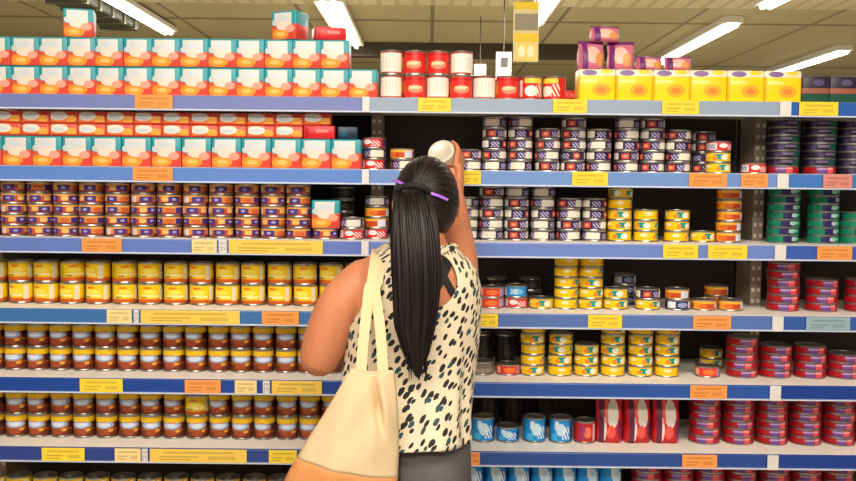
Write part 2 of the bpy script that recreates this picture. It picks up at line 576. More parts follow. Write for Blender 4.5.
TIN = {
    'violet': (make_can('flat_tin', TR, TH, violet_p), 'violet and white tin'),
    'yellow': (make_can('flat_tin', TR, TH, yellow_p), 'yellow flat tin'),
    'orange': (make_can('flat_tin', TR, TH, orange_p), 'orange flat tin'),
    'gold': (make_can('flat_tin', 0.0385, 0.0335, gold_p), 'orange and violet tin'),
    'red': (make_can('flat_tin', TR, TH, red_p), 'red flat tin'),
    'rwhite': (make_can('flat_tin', TR, TH, rwhite_p), 'red-and-white flat tin'),
    'blue': (make_can('flat_tin', TR, TH * 1.15, blue_p), 'bright blue flat tin'),
    'navy': (make_can('flat_tin', TR, TH, navy_p), 'navy and white flat tin'),
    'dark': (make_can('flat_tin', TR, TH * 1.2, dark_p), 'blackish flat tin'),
    'green': (make_can('shallow_tin', 0.0495, 0.0248, green_p), 'green and navy shallow tin'),
    'crimson': (make_can('shallow_tin', 0.0495, 0.0254, crimson_p), 'crimson shallow tin'),
    'plum': (make_can('shallow_tin', 0.0495, 0.0240, plum_shade_p), 'shade-painted plum shallow tin'),
}
TIN_H = {'violet': TH, 'yellow': TH, 'orange': TH, 'gold': 0.0335, 'red': TH, 'rwhite': TH, 'blue': TH * 1.15, 'navy': TH, 'dark': TH * 1.2, 'green': 0.0248, 'crimson': 0.0254, 'plum': 0.0240}
TIN_R = {k: (0.0495 if k in ('green', 'crimson', 'plum') else 0.0385) for k in TIN_H}

ycan_p = print_mat('yellow can paper', (246, 204, 16), [
    ('rect', 0.5, 0.09, 0.5, 0.10, (198, 92, 22)), ('rect', 0.5, 0.21, 0.5, 0.025, (238, 150, 40)), ('ell', 0.5, 0.60, 0.10, 0.13, (250, 226, 90)), ('ell', 0.47, 0.84, 0.06, 0.07, (226, 130, 30)), ('rect', 0.50, 0.38, 0.12, 0.06, (250, 236, 170)), ('ell', 0.42, 0.30, 0.05, 0.06, (170, 150, 30)),
    ('rect', 0.68, 0.55, 0.035, 0.40, (228, 222, 190)), ('rect', 0.30, 0.55, 0.04, 0.36, (198, 180, 14)), ('rect', 0.95, 0.5, 0.05, 0.3, (232, 224, 200))])
chili_p = print_mat('bean can paper', (160, 88, 36), [
    ('rect', 0.5, 0.14, 0.5, 0.15, (112, 46, 26)), ('ell', 0.5, 0.20, 0.09, 0.14, (160, 70, 38)), ('rect', 0.5, 0.86, 0.5, 0.13, (240, 196, 30)), ('ell', 0.5, 0.58, 0.15, 0.18, (150, 178, 220)), ('ell', 0.5, 0.58, 0.10, 0.11, (214, 222, 242)), ('rect', 0.5, 0.74, 0.06, 0.03, (226, 130, 60)),
    ('rect', 0.74, 0.55, 0.07, 0.18, (70, 40, 44)), ('rect', 0.26, 0.55, 0.07, 0.18, (74, 42, 44)), ('ell', 0.6, 0.3, 0.04, 0.08, (236, 160, 60))])
bcan_p = print_mat('blue can paper', (26, 146, 222), [('ell', 0.48, 0.55, 0.07, 0.3, (196, 226, 244)), ('marks', 0.56, 0.4, 0.06, 0.3, (236, 240, 248), 1.3, 0.8), ('rect', 0.66, 0.5, 0.03, 0.42, (40, 60, 130)), ('rect', 0.38, 0.2, 0.05, 0.16, (70, 180, 236)), ('rect', 0.42, 0.75, 0.03, 0.2, (220, 236, 246))])
rcan_p = print_mat('red can paper', (198, 34, 40), [('ell', 0.52, 0.5, 0.06, 0.3, (240, 120, 90)), ('marks', 0.44, 0.5, 0.05, 0.4, (110, 60, 120), 1.4, 0.8), ('rect', 0.64, 0.5, 0.03, 0.46, (226, 200, 210))])
rw_p = print_mat('white backed red can paper', (226, 44, 36), [('rect', 0.03, 0.5, 0.22, 0.46, (248, 240, 228)), ('rect', 0.97, 0.5, 0.22, 0.46, (248, 240, 228)), ('marks', 0.05, 0.5, 0.1, 0.3, (226, 214, 204), 2.2, 0.2),
                                                    ('ell', 0.5, 0.40, 0.12, 0.2, (240, 140, 110)), ('rect', 0.5, 0.50, 0.10, 0.035, (250, 226, 180)), ('rect', 0.48, 0.42, 0.08, 0.03, (250, 220, 170)), ('rect', 0.72, 0.55, 0.025, 0.10, (70, 70, 130)), ('rect', 0.28, 0.5, 0.02, 0.3, (250, 180, 60)), ('rect', 0.5, 0.9, 0.2, 0.06, (200, 24, 30))])
CANS = {
    'ycan': (make_can('food_can', 0.0385, 0.0668, ycan_p, ring=True), 'yellow food can', 0.0668, 0.0385),
    'chili': (make_can('food_can', 0.0345, 0.0735, chili_p, ring=True), 'brown bean can', 0.0735, 0.0345),
    'bcan': (make_can('drinks_can', 0.0365, 0.0780, bcan_p), 'bright blue can', 0.0780, 0.0365),
    'bcan_tall': (make_can('drinks_can', 0.0365, 0.1050, bcan_p), 'tall bright blue can', 0.1050, 0.0365),
    'bcan_low': (make_can('drinks_can', 0.0365, 0.0480, bcan_p), 'short bright blue can', 0.0480, 0.0365),
    'rcan': (make_can('drinks_can', 0.0345, 0.0700, rcan_p), 'deep red can', 0.0700, 0.0345),
    'rwcan': (make_can('ham_can', 0.0350, 0.0735, rw_p), 'red can with white label back', 0.0735, 0.0350),
    'mixcan': (make_can('ham_can', 0.0350, 0.0735, print_mat('red yellow can paper', (214, 40, 38), [('rect', 0.5, 0.86, 0.14, 0.12, (250, 214, 70)), ('ell', 0.46, 0.36, 0.1, 0.26, (248, 236, 228)), ('marks', 0.6, 0.4, 0.07, 0.3, (250, 214, 190), 1.2, 0.8), ('rect', 0.26, 0.5, 0.06, 0.4, (246, 236, 230))])), 'red, white and yellow can', 0.0735, 0.0365),
    'jar': (make_can('glass_jar', 0.0385, 0.0420, print_mat('jar paper', (120, 108, 96), [('rect', 0.5, 0.3, 0.5, 0.2, (150, 138, 124))])), 'dusky grey squat jar', 0.0420, 0.0385),
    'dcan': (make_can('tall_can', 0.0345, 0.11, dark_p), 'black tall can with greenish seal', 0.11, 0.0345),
}

teal_p = print_mat('teal carton print', (30, 150, 164), [
    ('rect', 0.5, 0.22, 0.5, 0.24, (226, 112, 62)), ('rect', 0.80, 0.27, 0.20, 0.27, (218, 72, 58)), ('ell', 0.36, 0.20, 0.34, 0.18, (240, 156, 56)), ('ell', 0.36, 0.20, 0.18, 0.08, (250, 196, 110)), ('rect', 0.30, 0.44, 0.30, 0.05, (220, 84, 62)),
    ('rect', 0.46, 0.72, 0.35, 0.22, (220, 216, 214)), ('ell', 0.52, 0.47, 0.32, 0.14, (238, 220, 208)), ('ell', 0.76, 0.38, 0.18, 0.13, (240, 164, 144)), ('ell', 0.44, 0.76, 0.24, 0.10, (206, 214, 222)), ('ell', 0.12, 0.60, 0.10, 0.10, (206, 214, 216))])
mini_p = print_mat('salad carton print', (236, 120, 60), [
    ('ell', 0.36, 0.62, 0.34, 0.34, (232, 226, 218)), ('ell', 0.36, 0.56, 0.20, 0.14, (206, 216, 222)), ('ell', 0.80, 0.36, 0.17, 0.32, (244, 170, 64)), ('rect', 0.5, 0.07, 0.5, 0.09, (186, 54, 40)), ('rect', 0.82, 0.84, 0.16, 0.14, (226, 74, 58)), ('rect', 0.04, 0.5, 0.05, 0.5, (206, 74, 52))])
ypack_p = print_mat('yellow carton print', (250, 214, 24), [
    ('rect', 0.5, 0.90, 0.5, 0.11, (238, 226, 206)), ('ell', 0.30, 0.88, 0.20, 0.09, (120, 84, 150)), ('ell', 0.75, 0.92, 0.16, 0.07, (250, 214, 60)), ('ell', 0.62, 0.34, 0.24, 0.2, (246, 178, 52)), ('ell', 0.62, 0.34, 0.13, 0.1, (240, 140, 60)),
    ('rect', 0.30, 0.62, 0.22, 0.05, (250, 232, 120)), ('rect', 0.03, 0.4, 0.03, 0.4, (226, 180, 20))])
CARTON = {
    'teal': (make_carton('carton', 0.0865, 0.075, 0.0865, teal_p), 'teal and white carton'),
    'teal2': (make_carton('carton', 0.0905, 0.075, 0.0905, teal_p), 'teal and white carton with orange bowl'),
    'mini': (make_carton('slim_carton', 0.0865, 0.07, 0.0375, mini_p), 'orange and white slim carton'),
    'redbox': (make_carton('slim_carton', 0.095, 0.07, 0.0400, print_mat('red box print', (216, 34, 44), [('ell', 0.5, 0.6, 0.3, 0.2, (232, 70, 70)), ('rect', 0.1, 0.5, 0.06, 0.4, (180, 20, 34)), ('marks', 0.6, 0.6, 0.2, 0.1, (244, 170, 160), 2, 0.4)])), 'plain red slim carton'),
    'darkbox': (make_carton('slim_carton', 0.062, 0.07, 0.0400, print_mat('dark box print', (30, 44, 66), [('ell', 0.3, 0.5, 0.2, 0.3, (20, 84, 116))])), 'dark blue slim carton'),
    'ypack': (make_carton('tall_carton', 0.114, 0.07, 0.096, ypack_p, 0.006), 'yellow carton with violet top print'),
}
for k in CARTON:
    PROTOS.append(CARTON[k][0])


def add(src, X, Y, Z, rz, label, cat, group, rx=0.0, ry=0.0):
    return copy_thing(src, (X, Y, Z), (rx, ry, rz), label, cat, group)


LAYER = ['bottom', 'second up', 'third up', 'fourth up', 'fifth up', 'sixth up', 'seventh up', 'eighth up']


def layer_word(i, n):
    if n == 1:
        return 'standing alone'
    if i == n - 1:
        return 'topmost'
    return LAYER[i]


FRONT = 0.082     # goods stand this far behind the rail


# ------------------------------------------------------------------ left bay
def run_left(si, kind, src, hgt, half, x_right, pitch, layers, look, rot=None, cat='can', word='column', maxn=None, skip=None, jit=0.0015, front=FRONT, right_of=0):
    """identical goods in columns from the white upright leftwards; x_right = centre column of the first"""
    n = 0
    x = x_right
    while x > -26:
        z = SH[si]
        X = pX(x, z + hgt, front)
        for L in range(layers):
            if skip and skip(n, L):
                continue
            lay = ('lower layer' if L == 0 else 'upper layer') if layers == 2 else LAYER[L] if layers > 1 else 'single row'
            lab = '%s, %s, %s %s left of the left post, %s' % (look, lay, ORD[n + right_of], word, SHELF[si])
            rz = rot(n, L) if rot else random.uniform(-0.1, 0.1)
            add(src, X + random.uniform(-jit, jit), front + half + random.uniform(0, 0.004), z + L * hgt, rz, lab, cat, '%ss on the %s' % (look, SHELF[si]))
        x -= pitch
        n += 1
        if maxn and n >= maxn:
            break


nojit = lambda n, L: random.uniform(-0.015, 0.015)
# top shelf, two layers of teal cartons
run_left(0, 'teal', CARTON['teal'][0], 0.0872, 0.0375, 363, 28.2, 2, CARTON['teal'][1], nojit, 'carton', 'carton', jit=0.0, skip=lambda n, L: n == 0 and L == 1, front=0.03)
z3 = SH[0] + 2 * 0.0872
for px, rz, ry, lab in ((77, 0.25, 0.0, 'lone teal carton lying on the two layers nearest the ceiling duct'), (289, -0.4, 0.0, 'teal carton lying turned on top, left of the lone red carton'), ):
    add(CARTON['teal'][0], pX(px, z3, 0.05), 0.075, z3, rz, lab, 'carton', None, 0, 0)
o = add(CARTON['redbox'][0], pX(328, z3, 0.05) , 0.075, z3, 0.3, 'lone red slim carton lying on top of the teal cartons', 'carton', None)
# second shelf
run_left(1, 'teal', CARTON['teal2'][0], 0.0908, 0.0375, 346, 30.0, 1, 'large teal and white carton', nojit, 'carton', 'carton', jit=0.0, front=0.03)
zz = SH[1] + 0.0908
n = 0
for x in [288 - 28.2 * i for i in range(12)]:
    for L in (0, 1):
        add(CARTON['mini'][0], pX(x, zz, 0.03), 0.068, zz + L * 0.0378, nojit(0, 0), 'slim orange carton, %s layer, %s left of the red box, second shelf' % (('lower', 'upper')[L], ORD[n]), 'carton', 'orange and white slim cartons on the second shelf')
    n += 1
add(CARTON['redbox'][0], pX(319, zz, 0.03), 0.068, zz, 0.0, 'plain red slim carton on the teal cartons of the second shelf', 'carton', None)
add(CARTON['mini'][0], pX(316, zz, 0.03), 0.068, zz + 0.0402, 0.03, 'orange and white slim carton lying on the red box', 'carton', 'orange and white slim cartons on the second shelf')
add(CARTON['darkbox'][0], pX(346, zz, 0.03), 0.085, zz, 0.1, 'dark blue slim carton right of the red box, second shelf', 'carton', None)

# third shelf: five layers of orange and violet tins
rots3 = {}


def rot_gold(n, L):
    return random.choice((-0.9, -0.5, 0.0, 0.35, 0.7, 1.1, 1.6, -1.5))


run_left(2, 'gold', TIN['gold'][0], 0.0335, 0.0385, 297, 26.2, 5, TIN['gold'][1], rot_gold, 'tin', 'stack', front=0.035)
z = SH[2]
Xa = pX(324, z + 0.03, 0.035)
add(TIN['gold'][0], Xa, 0.075, z, 0.3, 'orange and violet flat tin carrying a teal carton, third shelf', 'tin', 'orange and violet flat tins on the third shelf')
add(CARTON['teal'][0], Xa + 0.004, 0.075, z + 0.0336, 0.02, 'teal carton standing on a single tin, third shelf', 'carton', None)
Xb = pX(351, z + 0.03, 0.035)
add(TIN['rwhite'][0], Xb, 0.075, z, 0.2, 'red-and-white flat tin under a violet tin, just beside the left post', 'tin', 'stray tins by the post')
add(TIN['violet'][0], Xb, 0.075, z + TH, 0.15, 'violet and white flat tin on a red one, just beside the left post', 'tin', 'stray tins by the post')
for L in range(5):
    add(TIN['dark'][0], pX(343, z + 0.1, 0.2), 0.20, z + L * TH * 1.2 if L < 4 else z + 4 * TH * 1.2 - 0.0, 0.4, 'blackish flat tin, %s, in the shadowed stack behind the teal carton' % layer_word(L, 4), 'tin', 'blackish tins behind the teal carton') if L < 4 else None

# fourth, fifth and sixth shelves: tall cans
run_left(3, 'ycan', CANS['ycan'][0], 0.0668, 0.0385, 330 + 26, 26.2, 2, CANS['ycan'][1], lambda n, L: random.uniform(-0.35, 0.35) if n < 9 else random.uniform(-0.8, 0.8), 'can', 'column')
run_left(4, 'chili', CANS['chili'][0], 0.0735, 0.0345, 330, 22.8, 2, CANS['chili'][1], lambda n, L: random.uniform(-0.2, 0.2), 'can', 'column')
run_left(5, 'chili', CANS['chili'][0], 0.0735, 0.0345, 331, 22.8, 2, CANS['chili'][1], lambda n, L: random.uniform(-0.25, 0.25), 'can', 'column', skip=lambda n, L: n == 6 and L == 1)
add(CANS['ycan'][0], pX(331 - 6 * 22.8, SH[5] + 0.0735, FRONT), FRONT + 0.036, SH[5] + 0.0735, 0.1, 'yellow food can standing among the bean cans, sixth shelf', 'can', None)
run_left(6, 'chili', CANS['ycan'][0], 0.0668, 0.0385, 331, 26.4, 2, CANS['ycan'][1], lambda n, L: random.uniform(-0.3, 0.3), 'can', 'column', front=0.10)

# ------------------------------------------------------------------ middle and right bays
SHOPPER_X0, SHOPPER_X1 = 428, 452


def columns(si, cols):
    """cols: (image column, [(kind, turn), ... bottom to top], extra depth). Stacks are counted along the shelf from the shopper (or post)."""
    left = [c for c in cols if c[0] < 428]
    mid = [c for c in cols if c[0] >= 428 and c[0] < 768]
    right = [c for c in cols if c[0] >= 768]
    for grp, where in ((left, 'right of the left post'), (mid, 'right of the shopper'), (right, 'past the right post')):
        prev = None
        for n, (px, items, dy) in enumerate(grp):
            z = SH[si]
            r0 = max((TIN_R[k] if k in TIN_R else CANS[k][3]) for k, _ in items)
            y = FRONT + r0 + dy
            X = pX(px, z + 0.03, y - r0)
            if prev and abs(prev[1] - y) < 0.05 and X - prev[0] < prev[2] + r0 + 0.0015:
                X = prev[0] + prev[2] + r0 + 0.0015
            prev = (X, y, r0)
            for i, (k, rz) in enumerate(items):
                src, look = TIN[k] if k in TIN else CANS[k][:2]
                h = TIN_H[k] if k in TIN_H else CANS[k][2]
                one = 'stack' if len(items) > 1 else 'place'
                lab = '%s %s, %s %s %s, %s' % (look, layer_word(i, len(items)), ORD[n], one, where, SHELF[si])
                add(src, X + random.uniform(-0.0012, 0.0012), y + random.uniform(-0.002, 0.002), z, rz, lab, 'tin' if k in TIN else 'can', '%ss on the %s' % (look, SHELF[si]))
                z += h


V = lambda *t: [('violet', x) for x in t]
Y = lambda *t: [('yellow', x) for x in t]
O = lambda *t: [('orange', x) for x in t]
GR = lambda n: [('green', random.uniform(-0.25, 0.25)) for _ in range(n)]
CR = lambda n: [('crimson', random.uniform(-0.25, 0.25)) for _ in range(n)]
PL = lambda n: [('plum', random.uniform(-0.35, 0.35)) for _ in range(n)]
# turns of the violet tin that bring a face to the front: white 0.0, violet print 0.85 or -1.4, red 1.7 or -2.3
W_, P_, Rr = 0.35, -1.25, 1.45
W2, P2 = -0.35, 0.95
columns(1, [
    (373, [('rwhite', 0.2), ('violet', W_), ('rwhite', -0.2)], 0.0),
    (402, [('violet', W_), ('orange', -0.4)], 0.0),
    (470, V(W_, Rr), 0.0),
    (494.5, V(W2, P2, P_, Rr, W2), 0.0),
    (521, V(W2, P2, P2, P_, W_), 0.0),
    (549, V(Rr, W_, P2, Rr), 0.0),
    (575, V(Rr, -2.1, P2, P2, Rr), 0.004),
    (601, V(W_, P_, W2, P_), 0.0),
    (629, V(W_, Rr, P_, W_, W2), 0.0),
    (655, V(P2, W_, P2, P_, Rr), 0.0),
    (681, V(P2, W_, P_, P2), 0.004),
    (706, V(P2, -2.1, Rr, Rr), 0.07),
    (722, Y(0.1, -0.2) + [('rwhite', 0.5)], 0.0),
    (758, [('rwhite', 0.2)], 0.0),
    (789, CR(1) + PL(6), 0.0),
    (826, CR(1) + PL(6), 0.0),
    (860, PL(7), 0.0),
    (893, PL(7), 0.0),
])
columns(2, [
    (376, [('rwhite', 0.1), ('orange', -0.5), ('orange', 0.3), ('violet', 0.0)], 0.0),
    (467, V(W_, W_, P2, W2), 0.0),
    (489, V(W2, W_, Rr, W_, Rr), 0.0),
    (516.5, V(Rr, Rr, P_, Rr, W2), 0.0),
    (544, V(W2, W2, P_, W_, W2), 0.0),
    (570.5, V(W_, Rr, W_, P2), 0.0),
    (596, V(W2, P2, P_, P_), 0.0),
    (622, Y(-0.2, 0.05, -0.1, 1.2, -0.9), 0.0),
    (648.5, Y(1.0, -0.6, 1.4), 0.0),
    (680, Y(1.1, 0.3, 0.0), 0.0),
    (706, Y(0.25), 0.01),
    (731, O(-0.3, -0.2, 0.1, 0.2, 0.0), 0.0),
    (789, GR(7), 0.0),
    (829, GR(7), 0.0),
    (862, GR(4), 0.0),
    (896, GR(5), 0.0),
])
columns(3, [
    (493, [('red', 0.0), ('red', 0.1)], 0.0),
    (516, [('rwhite', 0.0), ('blue', 0.1)], 0.01),
    (538, Y(0.0), 0.0),
    (564.5, Y(1.2, 1.0, 0.9, 1.3, 1.5), 0.0),
    (592, Y(0.1, 0.6, -0.1, 1.0, 1.3), 0.0),
    (618, Y(0.4) + [('yellow', -0.3)], 0.0),
    (651, Y(0.5) + [('violet', Rr)], 0.0),
    (681, [('navy', 0.2), ('orange', -0.6)], 0.0),
    (708, O(0.1), 0.0),
    (734, O(0.0), 0.0),
    (789, CR(6), 0.0),
    (828, CR(4), 0.0),
    (868, CR(4), 0.0),
    (902, CR(4), 0.0),
])
columns(4, [
    (482, [('jar', 0.0)], 0.0),
    (509, [('red', 0.2)], 0.0),
    (532.5, Y(0.05, 1.1, 1.3, 0.2, 1.2), 0.0),
    (562, Y(1.4, 0.05, -0.5, -0.4), 0.0),
    (588, Y(0.05, 0.3, 0.2), 0.0),
    (615, Y(1.3, 0.3, -0.4, 0.2, 0.3), 0.0),
    (643, Y(0.1, 0.5, 0.3, 0.3, 1.2), 0.0),
    (670, Y(1.2, 0.2, 0.2, 0.1, 0.6), 0.0),
    (711, [('red', 0.0)], 0.0),
    (747, CR(5), 0.0),
    (781, CR(4), 0.0),
    (816, CR(4), 0.0),
    (850, CR(3), 0.0),
    (884, CR(3), 0.0),
])
columns(5, [
    (484, [('bcan', 0.1)], 0.0),
    (509, [('bcan_low', 0.0)], 0.0),
    (536, [('bcan', 0.2)], 0.0),
    (562, [('bcan', 0.0)], 0.0),
    (586, [('rcan', 0.0)], 0.0),
    (709, CR(6), 0.0),
    (743, CR(6), 0.0),
    (777, CR(6), 0.0),
    (811, CR(6), 0.0),
    (845, CR(6), 0.0),
    (879, CR(6), 0.0),
])
# shadowed tins at the back of the shelves
def back_tin(k, px, si, lift, y, label, rz=0.2):
    src, look = TIN[k] if k in TIN else CANS[k][:2]
    add(src, pX(px, SH[si] + lift, y), y, SH[si] + lift, rz, label, 'tin' if k in TIN else 'can', None)


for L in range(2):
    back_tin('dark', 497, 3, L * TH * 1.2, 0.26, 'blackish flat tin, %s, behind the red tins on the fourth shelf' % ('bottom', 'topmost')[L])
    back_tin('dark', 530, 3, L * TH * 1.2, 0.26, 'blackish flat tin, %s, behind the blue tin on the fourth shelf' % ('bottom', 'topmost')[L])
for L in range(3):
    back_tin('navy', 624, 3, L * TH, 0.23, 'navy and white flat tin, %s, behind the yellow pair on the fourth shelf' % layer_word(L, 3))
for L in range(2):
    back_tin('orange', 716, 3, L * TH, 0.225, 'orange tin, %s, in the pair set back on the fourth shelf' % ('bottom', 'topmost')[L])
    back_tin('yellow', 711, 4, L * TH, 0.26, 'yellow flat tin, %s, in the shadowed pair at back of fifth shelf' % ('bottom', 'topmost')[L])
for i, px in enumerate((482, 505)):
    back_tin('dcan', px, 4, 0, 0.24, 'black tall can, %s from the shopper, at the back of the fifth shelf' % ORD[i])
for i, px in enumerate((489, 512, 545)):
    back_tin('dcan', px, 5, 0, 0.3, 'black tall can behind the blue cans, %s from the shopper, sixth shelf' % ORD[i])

# seventh shelf, tops of blue and red cans
for n, px in enumerate((474, 497, 520, 543, 566, 589, 612)):
    src = CANS['bcan_tall'][0]
    for L in (0, 1):
        add(src, pX(px, SH[6] + 0.1, 0.08), 0.12, SH[6] + L * 0.105, 0.1 * n, 'bright blue can, %s, %s column right of the shopper, seventh shelf' % (('lower', 'upper')[L], ORD[n]), 'can', 'bright blue cans on the seventh shelf')
for n, px in enumerate((650, 682, 714, 746, 780, 812, 844)):
    for L in range(8):
        add(TIN['crimson'][0], pX(px, SH[6] + 0.1, 0.08), 0.135, SH[6] + L * 0.0254, random.uniform(-0.3, 0.3), 'crimson shallow tin %s, %s stack right of the blue cans, seventh shelf' % (layer_word(L, 8), ORD[n]), 'tin', 'crimson shallow tins on the seventh shelf')

# red pouches with white streaks on the sixth shelf
pouch_p = print_mat('red pouch print', (200, 34, 42), [
    ('ell', 0.62, 0.62, 0.20, 0.30, (232, 222, 214)), ('ell', 0.30, 0.30, 0.10, 0.26, (226, 214, 208)), ('ell', 0.56, 0.24, 0.16, 0.14, (232, 90, 80)), ('rect', 0.22, 0.5, 0.09, 0.5, (98, 36, 70)), ('rect', 0.40, 0.7, 0.05, 0.28, (238, 100, 92)), ('ell', 0.86, 0.3, 0.08, 0.2, (120, 40, 80)), ('rect', 0.5, 0.96, 0.5, 0.04, (226, 214, 206))])


def make_pouch(name, sx, sy, h, m, lean=0.0, nz=10, nx=10, crimp=0.006):
    """pillow bag: fat in the middle, sealed flat at the top"""
    bm = bmesh.new()
    uvl = bm.loops.layers.uv.new('UVMap')
    rings = []
    N = 24
    for j in range(nz + 1):
        t = j / nz
        if t < 0.12:
            k = 0.80 + 0.2 * math.sin(t / 0.12 * PI / 2)
        elif t < 0.86:
            k = 1.0 - 0.55 * max(0.0, (t - 0.35) / 0.51) ** 1.6
        else:
            k = 0.45 * (1 - (t - 0.86) / 0.14) + 0.05
        ring = []
        for i in range(N):
            a = 2 * PI * i / N
            ca, sa = math.cos(a), math.sin(a)
            x = sx / 2 * math.copysign(abs(ca) ** 0.5, ca) * (0.96 + 0.04 * math.sin(t * 9 + i))
            yy = sy / 2 * k * math.copysign(abs(sa) ** 0.75, sa)
            wr = 0.0016 * math.sin(7 * a + 11 * t)
            ring.append(bm.verts.new((x, yy + lean * t * h + wr, t * h)))
        rings.append(ring)
    bm.faces.new(rings[0][::-1])
    bm.faces.new(rings[-1])
    for a, b in zip(rings, rings[1:]):
        for i in range(N):
            bm.faces.new((a[i], a[(i + 1) % N], b[(i + 1) % N], b[i]))
    for f in bm.faces:
        for l in f.loops:
            l[uvl].uv = (l.vert.co.x / sx + 0.5, l.vert.co.z / h)
    o = finish(name, bm, m, smooth=True, link=False)
    PROTOS.append(o)
    return o


pouch = make_pouch('pouch', 0.088, 0.07, 0.152, pouch_p)
for n, px in enumerate((611, 639, 668)):
    add(pouch, pX(px, SH[5] + 0.05, FRONT), FRONT + 0.04, SH[5], (-0.1, 0.12, 0.0)[n], 'red pouch with white streak, %s of three right of the cans, sixth shelf' % ORD[n], 'pouch', 'red pouches on the sixth shelf')
# squat red pouches left of the crimson tins

# top shelf of the middle bay: white-backed red cans, two layers then one
F_RED, F_WH = 0.0, PI
top = [(391, [F_WH - 0.5, F_WH - 0.5]), (414.5, [0.1, -0.1]), (438, [F_WH - 0.35, 0.0]), (461.5, [0.0, F_WH + 0.3]), (485, [F_WH - 0.3]), (508.5, [0.1])]
for n, (px, lst) in enumerate(top):
    for L, rz in enumerate(lst):
        side = 'white back' if abs(rz) > 1.6 else 'red front'
        add(CANS['rwcan'][0], pX(px, SH[0] + 0.03, 0.035), 0.072, SH[0] + 0.0735 * L, rz, 'red can, %s outward, %s, %s column right of left post, top shelf' % (side, ('lower', 'upper')[L] + ' layer', ORD[n]), 'can', 'red and white cans on the top shelf')
for n, px in enumerate((532, 556)):
    add(CANS['mixcan'][0], pX(px, SH[0] + 0.03, 0.035), 0.072, SH[0], (0.2, -0.7)[n], 'red, white and yellow can, %s left of the yellow cartons, top shelf' % ('second', 'first')[n], 'can', 'red, white and yellow cans on the top shelf')
add(CARTON['redbox'][0], pX(571, SH[0] + 0.0, 0.16), 0.16, SH[0], 0.1, 'red slim carton lying behind the cans, beside the yellow cartons, top shelf', 'carton', None)
for n in range(6):
    px = 597 + 37.2 * n
    add(CARTON['ypack'][0], pX(px, SH[0] + 0.04, 0.035), 0.07, SH[0], random.uniform(-0.02, 0.02), 'yellow carton with violet top print, %s right of the cans, top shelf' % ORD[n], 'carton', 'yellow cartons on the top shelf')
pink_p = print_mat('pink pack print', (206, 112, 140), [('ell', 0.5, 0.5, 0.28, 0.3, (240, 190, 176)), ('rect', 0.2, 0.5, 0.1, 0.5, (112, 40, 110)), ('ell', 0.75, 0.35, 0.16, 0.24, (224, 150, 80)), ('rect', 0.5, 0.94, 0.5, 0.06, (120, 44, 112))])
pk = make_pouch('snack_pack', 0.082, 0.055, 0.088, pink_p)
zt = SH[0] + 0.096
for n, (px, y, dz, rz, txt) in enumerate(((590, 0.07, 0.0, 0.2, 'pink and violet snack pack on the yellow cartons, leftmost, lower row'), (620, 0.08, 0.0, -0.2, 'pink and violet snack pack on the yellow cartons, second, lower row'), (648, 0.075, 0.0, 0.1, 'pink and violet snack pack on the yellow cartons, third along'), (677, 0.075, 0.0, -0.1, 'pink and violet snack pack on the yellow cartons, nearest the ceiling lamp'))):
    o = add(pk, pX(px, zt, y), y, zt, rz, txt, 'snack pack', 'pink snack packs on the yellow cartons')
    if n > 1:
        o.scale = (1, 1, 0.5)
o = add(pk, pX(604, zt + 0.088, 0.075), 0.075, zt + 0.086, 0.1, 'pink and violet snack pack propped highest, across two others', 'snack pack', 'pink snack packs on the yellow cartons')
o.scale = (1.1, 1, 0.55)
# right bay, top shelf: dark packs with a green base band
drk_p = print_mat('dark pack print', (44, 38, 58), [('rect', 0.5, 0.16, 0.5, 0.17, (30, 84, 66)), ('rect', 0.5, 0.45, 0.5, 0.10, (158, 96, 74)), ('ell', 0.6, 0.75, 0.2, 0.12, (90, 80, 120))])
dk = make_carton('tall_carton', 0.085, 0.07, 0.082, drk_p, 0.005)
PROTOS.append(dk)
for n, px in enumerate((816, 844, 872, 900)):
    add(dk, pX(px, SH[0] + 0.04, 0.035), 0.07, SH[0], 0.0, 'dark carton with green and brown bands, %s past the yellow cartons, top shelf' % ORD[n], 'carton', 'dark cartons on the top shelf')

# ------------------------------------------------------------------ ceiling fittings
tube_m = mat('lamp tube', (255, 255, 250), 0.4, emit=(255, 248, 232), estr=7.0)
tray_m = mat('lamp tray', (225, 222, 210), 0.5)
LAMPS = [((92, -10), (170, 33), 0.12, 'fluorescent ceiling lamp beside the dark duct'), ((322, 4), (357, 47), 0.20, 'short wide fluorescent lamp above the teal cartons'), ((551, -14), (537, 27), 0.17, 'fluorescent ceiling lamp beside the yellow hanging sign'),
         ((733, 25), (660, 63), 0.13, 'fluorescent ceiling lamp over the pink packs and yellow cartons'), ((845, 52), (762, 78), 0.12, 'fluorescent ceiling lamp farthest along above the yellow cartons'), ((800, -6), (758, 7), 0.13, 'fluorescent ceiling lamp cut by the upper frame edge')]
for (a, b, wd, lab) in LAMPS:
    A, B = atZ(*a, CEIL - 0.08), atZ(*b, CEIL - 0.08)
    X = (A.x + B.x) / 2
    root = empty('fluorescent_lamp', (X, (A.y + B.y) / 2, CEIL - 0.02))
    tag(root, lab, 'ceiling lamp', 'fluorescent ceiling lamps')
    hl = (B.y - A.y) / 2
    bm = bmesh.new()
    box(bm, (-wd / 2 - 0.03, -hl - 0.03, -0.045), (wd / 2 + 0.03, hl + 0.03, -0.001 if A.y < 5.4 else 0.02), 0, 0.004)
    finish('lamp_tray', bm, tray_m, root)
    for s in (-1, 1):
        bm = bmesh.new()
        tube(bm, [(s * wd / 4, -hl, -0.06), (s * wd / 4, hl, -0.06)], (wd / 5, 0.022), 10)
        finish('lamp_tube', bm, tube_m, root, smooth=True)
    area('fluorescent_light', (X, (A.y + B.y) / 2, CEIL - 0.13), wd, 2 * hl, 50)
